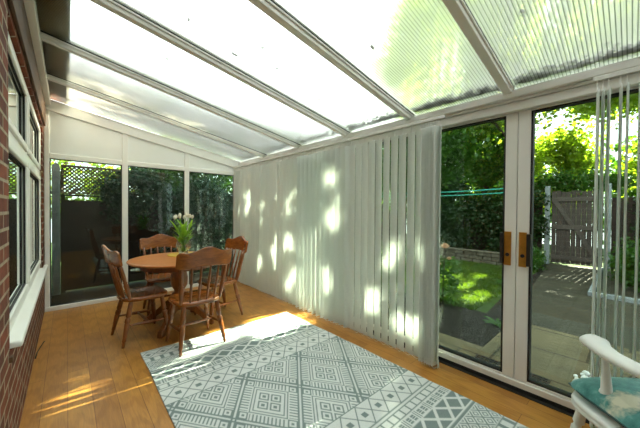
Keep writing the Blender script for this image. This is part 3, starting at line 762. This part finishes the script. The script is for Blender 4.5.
for sx in (-1,1):
    path = [(sx*.176,.172,.636),(sx*.176,.166,.647),(sx*.176,.148,.655),(sx*.178,.118,.657),(sx*.190,.085,.648),(sx*.197,.02,.640),(sx*.198,-.10,.640),(sx*.192,-.215,.645)]
    am = MB().tube(path, [.014,.027,.033,.034,.029,.026,.025,.023], 16, sx=1.6).build('arm', M['whitewood'], A, smooth=True)
    turned((sx*.182,.070,.64),(sx*.178,.058,.35),[(0,.013),(.2,.014),(.45,.019),(.62,.022),(.66,.028),(.70,.028),(.73,.022),(.77,.029),(.82,.024),(.9,.02),(1,.016)],MB()).build('arm_post', M['whitewood'], A, smooth=True)
for i, x in enumerate((-.21,-.126,-.042,.042,.126,.21)):
    turned((x*.95,-.195,.35),(x*1.08,-.30,.96),[(0,.009),(.3,.012),(.6,.010),(1,.008)],MB(),8).build('spindle', M['whitewood'], A, smooth=True)
b = MB()
pth = [(-.26+.52*i/12, -.30+.25*(abs(-.26+.52*i/12))**2*2, .985+.02*math.cos((i/12-.5)*3)) for i in range(13)]
b.tube(pth, [.026]*13, 10); b.build('crest_rail', M['whitewood'], A, smooth=True)
# cushion
b = MB(); n = 24; hw = .240; v = []
for side in (1,-1):
    for j in range(n+1):
        for i in range(n+1):
            s, t = -1+2*i/n, -1+2*j/n
            q = (1-abs(s)**2.6)*(1-abs(t)**2.6); rr = 1-.10*(abs(s)*abs(t))**4; pin = rr*(1-.03*(1-abs(t))*(abs(s)**3))
            pin2 = rr*(1-.03*(1-abs(s))*(abs(t)**3))
            v.append((s*hw*pin, t*hw*pin2, .045*side*max(q,0)**.5*(1.9 if side > 0 else .85)))
m = (n+1)**2; f = []
for j in range(n):
    for i in range(n):
        p = j*(n+1)+i; f += [(p,p+1,p+n+2,p+n+1),(m+p,m+p+n+1,m+p+n+2,m+p+1)]
b.add(v,f)
cu = b.build('cushion', M['cushion'], smooth=True)
cu.location = (AX-.004,AY+.004,.395); cu.rotation_euler = (0,0,AR)
tag(cu, 'teal velvet cushion with a cream motif on the white armchair', 'cushion')
edge = [(-1,-1),(-.5,-1),(0,-1),(.5,-1),(1,-1),(1,-.5),(1,0),(1,.5),(1,1),(.5,1),(0,1),(-.5,1),(-1,1),(-1,.5),(-1,0),(-1,-.5),(-1,-1)]
pp = [(s*hw*(1-.10*(abs(s)*abs(t))**4)*(1-.03*(1-abs(t))*abs(s)**3)*1.004, t*hw*(1-.10*(abs(s)*abs(t))**4)*(1-.03*(1-abs(s))*abs(t)**3)*1.004, 0) for s,t in edge]
MB().tube(pp, .0045, 6).build('piping', M['piping'], cu, smooth=True)

# black cable on the floor by the brick wall
tag(MB().tube([(-.207,3.42,.006),(-.204,3.55,.006),(-.188,3.66,.010),(-.170,3.76,.018),(-.165,3.80,.006)], .005, 6).build('cable', M['cable'], smooth=True), 'short black cable lying by the brick wall', 'cable')

# ------------------------------------------------------------------ garden ground
b = MB(); b.box(2.56,4.3,-4,1.02,G-.06,G); b.box(2.56,3.2,1.02,6.2,G-.06,G)
struct(b.build('patio', M['patio']), 'pale stone paving slabs outside the sliding doors', 'paving')
b = MB(); b.prism([(4.3,-.75),(9.9,-.2),(9.9,1.55),(6.0,1.22),(4.3,1.0)], lambda p, t: (p[0],p[1],t), G-.06, G-.004)
struct(b.build('path', M['pave']), 'grey slab path leading to the wooden gate', 'path')
b = MB(); b.box(3.2,4.35,1.02,6.2,G-.08,G-.012); b.prism([(4.3,1.0),(6.0,1.22),(9.9,1.55),(9.9,1.8),(4.3,1.35)], lambda p, t: (p[0],p[1],t), G-.08, G-.014)
struct(b.build('soil_bed', M['soil']), 'dark bark soil bed edging the lawn', 'soil')
b = MB(); b.box(4.3,16,1.3,16,G-.1,G-.018); b.box(9.8,16,-8,1.4,G-.1,G-.03); b.box(2.56,16,-12,-.2,G-.12,G-.05)
b.box(-6,2.56,6.35,16,G-.1,G-.02); b.box(2.56,4.3,6.2,16,G-.1,G-.02)
struct(b.build('lawn', M['lawn']), 'green garden lawn beyond the soil bed', 'lawn')
b = MB(); b.box(-2.4,2.56,YE+.05,6.35,G-.06,G); struct(b.build('terrace', M['soil']), 'dark strip of bare ground outside the end glass', 'soil')
b = MB(); b.prism([(6.55,-4),(6.65,-4),(6.65,.42),(9.8,.48),(9.8,.54),(6.55,.5)], lambda p, t: (p[0],p[1],t), G-.05, G+.06)
struct(b.build('kerb', M['concrete']), 'low pale kerb beside the slab path', 'kerb')
# grass blades
def blades(n, xr, yr, h, keep=None):
    V_, F_ = [], []
    for _ in range(n):
        x, y = random.uniform(*xr), random.uniform(*yr)
        if keep and not keep(x, y): continue
        a = random.uniform(0, 6.28); hh = h*random.uniform(.5,1.2); w = .006; k = len(V_); lx, ly = random.gauss(0,.02), random.gauss(0,.02)
        dx, dy = math.cos(a)*w, math.sin(a)*w
        V_ += [(x-dx,y-dy,G-.02),(x+dx,y+dy,G-.02),(x+lx+dx*.2,y+ly+dy*.2,G-.02+hh),(x+lx-dx*.2,y+ly-dy*.2,G-.02+hh)]; F_.append((k,k+1,k+2,k+3))
    return V_, F_
gv, gf = blades(26000, (4.3,8.40), (1.5,4.2), .055)
tag(fastmesh('grass', gv, gf, M['grass']), 'short sunlit grass on the lawn', 'grass', None, 'stuff')

# ------------------------------------------------------------------ foliage
GAPS = [ # (y, z, ry, rz, slant) openings in the crowns, given where their light falls on the blind line
 (2.76,.36,.42,.40,0),(2.74,.85,.24,.22,0),(2.62,1.40,.05,.40,.0),(2.98,1.72,.05,.08,0),
 (2.30,1.66,.20,.18,.3),(2.26,1.25,.14,.24,.4),(3.10,1.40,.15,.30,.4),(3.15,.85,.2,.2,.3),(3.45,1.60,.10,.24,.2),(3.5,.70,.16,.32,.2),(3.9,1.3,.09,.2,.3),(2.5,1.05,.12,.10,.3),(3.15,.28,.2,.16,.3),(3.95,.45,.12,.2,.2),
 (2.40,.45,.16,.16,.3),(4.35,1.45,.16,.30,.2),(3.9,.9,.05,.3,.1),(1.98,1.55,.05,.42,0),(2.0,.7,.06,.25,0),(1.55,.85,.10,.22,.5),(1.35,.25,.22,.16,.3),(1.75,.4,.18,.16,.5),(1.2,.9,.05,.2,.3)]
LAWN_GAPS = [(5.0,1.72,.50,.20),(5.6,2.1,.45,.14),(4.75,2.4,.25,.1),(6.6,2.2,.3,.1),(4.55,.95,.18,.05)]
sx_, sy_, sz_ = SUN
def sun_open(P):
    t = (P[:,0]-2.27)/sx_; y = P[:,1]-sy_*t; z = P[:,2]-sz_*t
    op = np.zeros(len(P), bool)
    p_, q_ = y+.55*z, z-.5*y
    wob = .55*np.sin(23*p_+2.1*np.sin(9*q_))+.45*np.sin(17*q_+1.7*np.sin(13*p_)+1)+.35*np.sin(41*p_+19*q_)-.25
    for gy, gz, ry, rz, sl in GAPS:
        yy = (y-gy) + sl*(z-gz); q = 1-(yy/ry)**2-((z-gz)/rz)**2
        op |= q + wob*(.9 if gz > .9 else .5) > -.05
    t2 = (P[:,2]-G)/sz_; gx = P[:,0]-sx_*t2; gy_ = P[:,1]-sy_*t2
    for x0_, y0_, rx, ry in LAWN_GAPS: op |= ((gx-x0_)/rx)**2+((gy_-y0_)/ry)**2 < 1
    return op & (P[:,2] > 1.6)
def leaves(pts, size, mat, name, parent=None, droop=.5):
    pts = pts[~sun_open(pts)]; n = len(pts)
    a = np.random.uniform(0, 2*np.pi, n); el = np.random.normal(-droop*.5, .6, n); roll = np.random.uniform(-1.2,1.2,n)
    d = np.stack([np.cos(a)*np.cos(el), np.sin(a)*np.cos(el), np.sin(el)], -1)
    s = np.stack([-np.sin(a), np.cos(a), np.zeros(n)], -1); u = np.cross(s, d)
    s2 = s*np.cos(roll)[:,None]+u*np.sin(roll)[:,None]
    L_ = size*np.random.uniform(.6,1.3,n)[:,None]; w = L_*.36; nn = np.cross(d, s2)
    V_ = np.stack([pts-d*L_*.5, pts+s2*w-d*L_*.08+nn*w*.25, pts+d*L_*.5, pts-s2*w-d*L_*.08+nn*w*.25], 1).reshape(-1,3)
    F_ = np.arange(4*n).reshape(-1,4)
    return fastmesh(name, V_, F_, mat, parent)
def clumps(n, center, rad, k, spread, flat=1.0):
    c = np.array(center); r = np.array(rad)
    q = np.random.normal(0,1,(k,3)); q /= np.linalg.norm(q,axis=1)[:,None]; q *= np.random.uniform(.35,1,(k,1))**.5
    cen = c+q*r; w = np.random.randint(0,k,n)
    return cen[w]+np.random.normal(0,1,(n,3))*spread*np.array([1,1,flat])
def tree(name, label, cat, base, pts, size, mat, trunk=None, group=None):
    T = thing(name, label, cat, base, 0, group)
    lf = leaves(pts-np.array(base), size, mat, 'foliage', T) if False else None
    o = leaves(pts, size, mat, 'foliage'); o.parent = T; o.location = (-base[0],-base[1],-base[2])
    if trunk:
        top, r0 = trunk; tb = MB(); bb = Vector((0,0,0)); tt = Vector(top)-Vector(base); ln = tt.length
        mid = [bb.lerp(tt, t)+Vector((.06*math.sin(t*7)*ln*.2, .05*math.cos(t*5)*ln*.15-.05*ln*.15, 0)) for t in (0,.2,.4,.6,.8,1)]
        tb.tube(mid, [r0*1.25,r0,r0*.85,r0*.7,r0*.5,r0*.3], 8)
        for k in range(7):
            s0 = mid[2+k % 4]; a = k*2.4; q = s0+Vector((math.cos(a)*ln*.22, math.sin(a)*ln*.22, ln*.2))
            tb.tube([s0, s0.lerp(q,.5)+Vector((0,0,.04*ln)), q], [r0*.4,r0*.28,r0*.12], 6)
        tb.build('trunk', M['bark'], T, smooth=True)
    return T
# tall trees beyond the fence that dapple the sun
tree('tall_tree','tall leafy tree rising over the garden behind the left fence','tree',(10.9,4.8,G-.03),clumps(24000,(10.6,4.6,7.0),(1.9,3.0,3.2),90,.36),.17,M['leaflite'],((10.6,4.6,6.0),.2),'tall trees beyond the garden fence')
tree('tall_tree','tall leafy tree rising directly behind the wooden gate','tree',(11.9,3.0,G-.03),np.concatenate([clumps(24000,(10.9,1.3,7.4),(1.9,2.6,3.0),90,.36), clumps(6000,(10.5,.5,5.1),(1.0,1.8,.9),45,.3), clumps(20000,(10.4,.6,10.6),(2.2,2.2,2.6),80,.42)]),.17,M['leaflite'],((11.8,2.9,6.0),.16),'tall trees beyond the garden fence')  # top clump added to shade the roof bays, low clump to shade the path
tree('tall_tree','tall leafy tree over the fence right of the gate','tree',(11.6,-2.6,G-.03),np.concatenate([clumps(26000,(11.2,-2.2,6.9),(1.9,2.8,3.2),80,.36), clumps(14000,(10.8,-2.4,10.4),(2.0,2.2,2.4),60,.42)]),.17,M['leaflite'],((11.3,-2.5,5.5),.2),'tall trees beyond the garden fence')  # upper clump added to keep the sun off the near roof bays
# bright bushes just over the gate and far trees
tree('bright_bush','sunlit yellow-green bushy tree just above the wooden gate','tree',(13.4,1.7,G-.03),clumps(14000,(13.2,2.9,3.0),(1.2,1.9,1.5),55,.26),.15,M['leaflite'],((13.3,1.7,2.6),.12),'low trees behind the gate')
tree('bright_bush','loose green bushy tree over the fence right of the gate','tree',(12.8,-.9,G-.03),np.concatenate([clumps(12000,(12.6,-1.5,2.6),(1.0,1.5,1.5),55,.26), clumps(7000,(13.0,.1,5.2),(.9,1.5,.6),40,.26)]),.15,M['leaflite'],((12.7,-.9,2.4),.12),'low trees behind the gate')  # second, higher clump added to block sun from the path
tree('leafy_tree','green tree high in the sliding door view, left of the sky gap','tree',(12.6,4.1,G-.03),clumps(9000,(12.2,3.9,4.0),(1.2,1.1,1.6),45,.28),.15,M['leafmid'],((12.4,4.0,3.6),.14),'leafy trees behind the fence')
tree('leafy_tree','broad green tree filling the left glass door beyond the lawn','tree',(9.9,5.3,G-.03),clumps(13000,(9.5,5.0,3.0),(1.0,1.5,1.6),55,.26),.14,M['leafmid'],((9.7,5.2,2.8),.16),'leafy trees behind the fence')
tree('leafy_tree','broad green tree seen between the angled blind slats','tree',(9.8,8.6,G-.02),clumps(12000,(9.4,8.4,2.9),(1.0,1.9,2.0),55,.28),.15,M['leafmid'],((9.6,8.5,2.8),.16),'leafy trees behind the fence')
tree('leafy_tree','pale leafy tree far behind the lattice trellis','tree',(-.1,10.2,G-.02),clumps(5000,(-.2,10.0,1.9),(2.0,.6,.9),60,.18),.12,M['leaflite'],((-.1,10.1,2.4),.1),'leafy trees behind the fence')
tree('far_hedge','distant green hedge of trees behind the garden','hedge',(17,4,G-.1),clumps(15000,(17,6,2.4),(1.0,12,1.9),130,.5),.26,M['leafmid'],None)
# ivy and shrubs along the garden fence
tree('ivy','dark ivy covering the fence left of the gate','ivy',(9.6,2.2,G-.018),clumps(9000,(9.75,2.45,1.15),(.16,.85,1.2),60,.13),.085,M['leafdark'])
tree('ivy','dark ivy tumbling over the top of the gate','ivy',(10.0,1.0,G-.03),clumps(3500,(10.05,1.0,2.12),(.22,1.0,.16),30,.10),.085,M['leafmid'])
tree('shrub','dark shrub against the fence behind the stone wall','shrub',(9.45,4.1,G-.018),clumps(8000,(9.45,4.0,1.1),(.3,.9,1.2),50,.13),.09,M['leafdark'],((9.45,4.0,.9),.04))
tree('shrub','low green shrub beside the path in front of the right fence','shrub',(8.3,-.25,G-.05),clumps(5000,(8.2,-.25,.28),(.8,.5,.4),50,.10),.075,M['leafmid'])
tree('shrub','bushy green shrub by the kerb near the right frame','shrub',(7.5,-.6,G-.05),clumps(4500,(7.4,-.55,.25),(.5,.5,.42),40,.10),.07,M['leafmid'])
tree('shrub','small leafy plant at the foot of the gate post','shrub',(8.7,1.75,G-.014),clumps(3000,(8.6,1.72,.12),(.6,.22,.25),35,.07),.06,M['leafmid'])
tree('shrub','tall green climber against the fence right of the gate','shrub',(9.7,-.9,G-.05),clumps(6000,(9.7,-1.0,1.2),(.25,.9,1.1),50,.15),.085,M['leafdark'])
# greenery past the end wall
tree('climber','dark green climber covering the fence past the blind-side end pane','climber',(2.2,6.15,G-.02),clumps(9000,(2.1,6.1,1.0),(.8,.2,1.0),60,.12),.07,M['leafblue'])
tree('climber','dark climber spilling over the trellis past the middle end pane','climber',(1.0,6.3,G-.02),clumps(4200,(1.0,6.25,1.55),(.55,.14,.42),40,.10),.07,M['leafblue'])
tree('leafy_tree','green tree rising behind the lattice fence past the end wall','tree',(2.6,8.6,G-.02),clumps(8000,(2.6,8.4,2.3),(1.3,.7,1.2),60,.22),.13,M['leafmid'],((2.6,8.5,2.0),.12),'leafy trees behind the fence')

# lawn-edge plants
def fern(loc, n, ln, label, mat):
    T = thing('fern', label, 'plant', loc, 0, 'spiky plants at the lawn edge')
    for k in range(n):
        a = k*2.4+random.uniform(-.3,.3); l = ln*random.uniform(.7,1.1); v, f = [], []
        for j in range(9):
            t = j/8; r_ = l*t*.85; z_ = l*(.75*t-.55*t*t); c_ = Vector((math.cos(a)*r_, math.sin(a)*r_, z_)); w = .05*l/.5*math.sin(math.pi*(.1+.9*t))+.002
            s_ = Vector((-math.sin(a), math.cos(a), -.15))*w; v += [c_-s_, c_+Vector((0,0,.012)), c_+s_]
            if j: q = 3*(j-1); f += [(q,q+1,q+4,q+3),(q+1,q+2,q+5,q+4)]
        MB().add(v, f).build('frond', mat, T, smooth=True)
fern((4.35,2.02,G-.012), 13, .62, 'bright fern with arching fronds at the lawn edge', M['grass'])
fern((3.95,1.10,G-.012), 9, .22, 'small green plant in the dark soil by the door stile', M['leafmid'])
fern((6.3,1.62,G-.018), 10, .32, 'leafy tuft beside the slab path', M['leafmid'])
# rose
RO = thing('rose_bush', 'thin rose stem with a peach bloom just outside the left glass door', 'plant', (3.68,1.66,G-.012))
MB().tube([(0,0,0),(.02,.01,.3),(0,.0,.6),(.01,-.01,.92)], [.012,.011,.009,.006], 7).build('stem', M['bark'], RO, smooth=True)
for (dx,dy,z,r_) in ((.01,-.01,.96,.06),(.03,-.06,.80,.035),(-.02,.05,.72,.03)):
    b = MB()
    for ring in range(3):
        for k in range(6):
            a = k*1.047+ring*.5; rr = r_*(.4+.3*ring); v = []
            for j in range(4):
                t = j/3
                for s_ in (-1,0,1):
                    an = a+s_*.5*(1-.3*t); q = rr*(.3+.7*math.sin(t*1.6)); v.append((math.cos(an)*q, math.sin(an)*q, r_*(-.5+1.1*t-.25*ring*t)))
            f = [(3*j+i,3*j+i+1,3*j+i+4,3*j+i+3) for j in range(3) for i in range(2)]
            b.add(v,f)
    o = b.build('bloom', M['rose'], RO, smooth=True); o.location = (dx,dy,z)
pts = clumps(420, (3.70,1.66,.42), (.16,.16,.38), 24, .05); o = leaves(pts, .055, M['leafmid'], 'foliage'); o.parent = RO; o.location = (-3.68,-1.66,-(G-.012))

# ------------------------------------------------------------------ gate, posts, fences, wall
GA = thing('garden_gate', 'weathered wooden garden gate with a diagonal brace', 'gate', (9.80,.50,G+.03))
b = MB(); bw = .1; k = 0; y = 0
while y < .985:
    b.box(.0,.022,y,min(y+bw-.006,.99),.02,1.93+.02*math.sin(k*1.7)); y += bw; k += 1
b.build('board_panel', M['gatewood'], GA, bevel=.003)
for z in (.17,.98,1.72): MB().box(-.035,-.001,0,.99,z-.055,z+.055).build('rail', M['gaterail'], GA, bevel=.004)
MB().bar((-.02,.10,.23),(-.02,.45,.92),.05,.09,(1,0,0)).build('brace', M['gatewood'], GA) if False else None
MB().prism([(.06,.225),(.17,.225),(.52,.925),(.41,.925)], lambda p, t: (t,p[0],p[1]), -.032, -.001).build('brace', M['gaterail'], GA)
MB().prism([(.52,1.035),(.62,1.035),(.97,1.665),(.86,1.665)], lambda p, t: (t,p[0],p[1]), -.032, -.001).build('brace', M['gaterail'], GA)
for z in (.25,1.6): MB().box(-.042,-.034,.0,.16,z-.02,z+.02).build('hinge', M['black'], GA)
def post(x, y, h, w, label):
    b = MB(); b.box(-w/2,w/2,-w/2,w/2,0,h); b.prism([(-w/2,h),(w/2,h),(0,h+.05)], lambda p, t: (p[0],t,p[1]), -w/2, w/2)
    tag(b.build('concrete_post', M['concrete'], loc=(x,y,G-.03), bevel=.006), label, 'post', 'concrete fence posts')
post(9.83,1.585,2.1,.11,'pale concrete post on the hinge side of the wooden gate')
post(9.86,.42,2.1,.11,'pale concrete post between the gate and the right fence')
post(10.3,3.78,1.85,.13,'pale concrete post behind the low stone wall')
post(-.135,6.24,2.12,.10,'pale concrete post beside the lattice-topped fence near the brick wall')
post(1.52,6.28,1.9,.11,'pale concrete post in the middle of the fence past the end glass')
def fence(x0, y0, x1, y1, h, label, mat):
    a = Vector((x0,y0,G-.03)); d = Vector((x1-x0,y1-y0,0)); l = d.length; rz = math.atan2(d.y,d.x)
    F_ = thing('fence_panel', label, 'fence', a, rz, 'dark fence panels around the garden')
    b = MB(); z = .06; k = 0
    while z < h-.1: b.box(0,l,-.008+(k % 2)*.004,.008+(k % 2)*.004,z,z+.105); z += .10; k += 1
    b.build('slat_panel', mat, F_)
    for x in (.03,l/2,l-.03): MB().box(x-.025,x+.025,-.028,-.0085,.03,h-.02).build('batten', mat, F_)
    MB().box(0,l,-.03,.03,h-.03,h).build('capping', mat, F_)
    return F_
fence(9.86,1.70,10.25,3.72,1.75,'dark fence panel left of the gate, behind the ivy',M['fencewood'])
fence(10.32,3.86,10.7,6.4,1.75,'dark fence panel behind the shrub left of the concrete post',M['fencewood'])
fence(10.72,6.46,11.0,9.2,1.75,'dark fence panel at the far left of the garden, seen between blind slats',M['fencewood'])
fence(9.90,-2.0,9.88,.36,1.80,'dark fence panel right of the wooden gate',M['fencewood'])
fence(9.95,-4.4,9.9,-2.04,1.80,'dark fence panel at the far right of the garden',M['fencewood'])
fence(-.08,6.3,1.46,6.3,1.66,'dark fence panel below the lattice, past the end glass',M['fencewood'])
fence(1.58,6.3,3.8,6.3,1.80,'dark fence panel behind the climber past the end glass',M['fencewood'])
TR = thing('lattice_trellis', 'diagonal wooden lattice trellis on top of the end fence', 'trellis', (-.08,6.3,G-.03+1.67))
b = MB(); Lx, Hz, stp = 1.54, .45, .060
for s in (1,-1):
    x = -Hz
    while x < Lx+Hz:
        p0 = [x,0]; p1 = [x+Hz,Hz]
        a0, a1 = max(0,-x), min(Hz, Lx-x)
        if a1 > a0:
            xa, za, xb, zb = x+a0, a0, x+a1, a1
            if s < 0: xa, xb = Lx-xa, Lx-xb
            b.bar((xa,.006*s,za),(xb,.006*s,zb),.010,.020,(0,1,0)) if False else b.bar((xa,.006*s,za),(xb,.006*s,zb),.020,.010,(0,1,0))
        x += stp
b.build('lattice', M['lattice'], TR)
b = MB(); b.box(0,Lx,-.018,.018,Hz-.005,Hz+.03); b.box(0,Lx,-.018,.018,.0,.02); b.build('frame', M['lattice'], TR)
# low stone wall
SW = thing('stone_wall', 'low mossy stone wall along the back of the lawn', 'wall', (8.55,2.15,G-.018))
b = MB(); 
for row in range(3):
    y = -.1*(row % 2)
    while y < 2.6:
        w = random.uniform(.2,.38); x_ = random.uniform(-.015,.015); z = row*.1
        b.box(x_-.11,x_+.11,y+.006,y+w-.006,z+.003,z+.095); y += w
b.build('stones', M['stone'], SW, bevel=.015)
MB().box(-.13,.14,-.1,2.6,.30,.335).build('coping', M['stone'], SW, bevel=.012)
# turquoise washing line
WL = thing('washing_line', 'twin turquoise washing line strung across the garden', 'line', (6.0,1.35,1.74))
for dz, dx in ((0,0),(-.07,.1)):
    MB().tube([(dx,t*3.2,dz-.10*(1-(2*t-1)**2)*.4+.02*t) for t in [0,.125,.25,.375,.5,.625,.75,.875,1]], .011, 6).build('cord', M['turq'], WL, smooth=True)
for y in (0,3.2): MB().tube([(.05,y,-1.86),(.05,y,.06)], .022, 8).build('pole', M['concrete'], WL)
# drain grates and pebbles
for y, lb in ((.80,'black slotted drain cover outside the left sliding door'),(.44,'black slotted drain cover outside the right sliding door')):
    b = MB(); b.box(0,.11,0,.20,0,.012)
    for i in range(5):
        for j in range(3): b.box(.012+j*.034,.032+j*.034,.012+i*.037,.038+i*.037,.012,.018)
    tag(b.build('drain_cover', M['grate'], loc=(2.87,y,G)), lb, 'drain', 'drain covers on the paving')
pv, pf = [], []
for _ in range(90):
    x, y = random.gauss(3.22,.06), random.uniform(-.22,.32); r_ = random.uniform(.014,.028); n0 = len(pv); ph = random.uniform(0,3)
    for a, z in ((.0,-1),(.75,-.6),(1,0),(.75,.6),(.0,1)):
        for k in range(6): pv.append((x+r_*1.4*a*math.cos(k*1.047+ph)*random.uniform(.85,1.1), y+r_*a*math.sin(k*1.047+ph), G+r_*.7+z*r_*.7))
    for q in range(4):
        for k in range(6): pf.append((n0+q*6+k, n0+q*6+(k+1)%6, n0+(q+1)*6+(k+1)%6, n0+(q+1)*6+k))
tag(fastmesh('pebbles', pv, pf, M['pebble'], None, True), 'white pebbles heaped on the paving beyond the armchair', 'pebbles', None, 'stuff')

# ------------------------------------------------------------------ light
w = bpy.data.worlds.new('sky'); scene.world = w; w.use_nodes = True; nt = w.node_tree; nt.nodes.clear()
out = nt.nodes.new('ShaderNodeOutputWorld'); bg = nt.nodes.new('ShaderNodeBackground')
t = nt.nodes.new('ShaderNodeTexCoord'); sp = nt.nodes.new('ShaderNodeSeparateXYZ'); L(nt, t.outputs['Generated'], sp.inputs[0])
L(nt, ramp(nt, sp.outputs[2], [(.0,(.93,.97,.97)),(.25,(.86,.95,1.0)),(.8,(.90,.96,1.0))]), bg.inputs[0])
bg.inputs[1].default_value = 3.7
L(nt, bg.outputs[0], out.inputs[0])
sd = bpy.data.lights.new('sun', 'SUN'); sd.energy = 75; sd.angle = R(.55); sd.color = (1,.9,.72)
so = bpy.data.objects.new('sun', sd); COL.objects.link(so); so.location = SUN*12; so.rotation_euler = SUN.to_track_quat('Z','Y').to_euler()

# ------------------------------------------------------------------ camera
cd = bpy.data.cameras.new('camera'); cam = bpy.data.objects.new('camera', cd); COL.objects.link(cam)
cd.sensor_width = 36; cd.lens = F_PX*36/640; cd.clip_start = .05; cd.clip_end = 200
mw = Matrix.Identity(4)
for i in range(3): mw[i][0], mw[i][1], mw[i][2] = rt[i], up[i], -fw[i]
mw.translation = Vector((0,0,HC)); cam.matrix_world = mw
scene.camera = cam
vs_ = scene.view_settings; vs_.view_transform = 'Standard'; vs_.look = 'None'; vs_.gamma = 1; vs_.use_curve_mapping = False; vs_.exposure = .24
cy = scene.cycles; cy.max_bounces = 12; cy.diffuse_bounces = 5; cy.glossy_bounces = 4; cy.transmission_bounces = 8; cy.transparent_max_bounces = 24
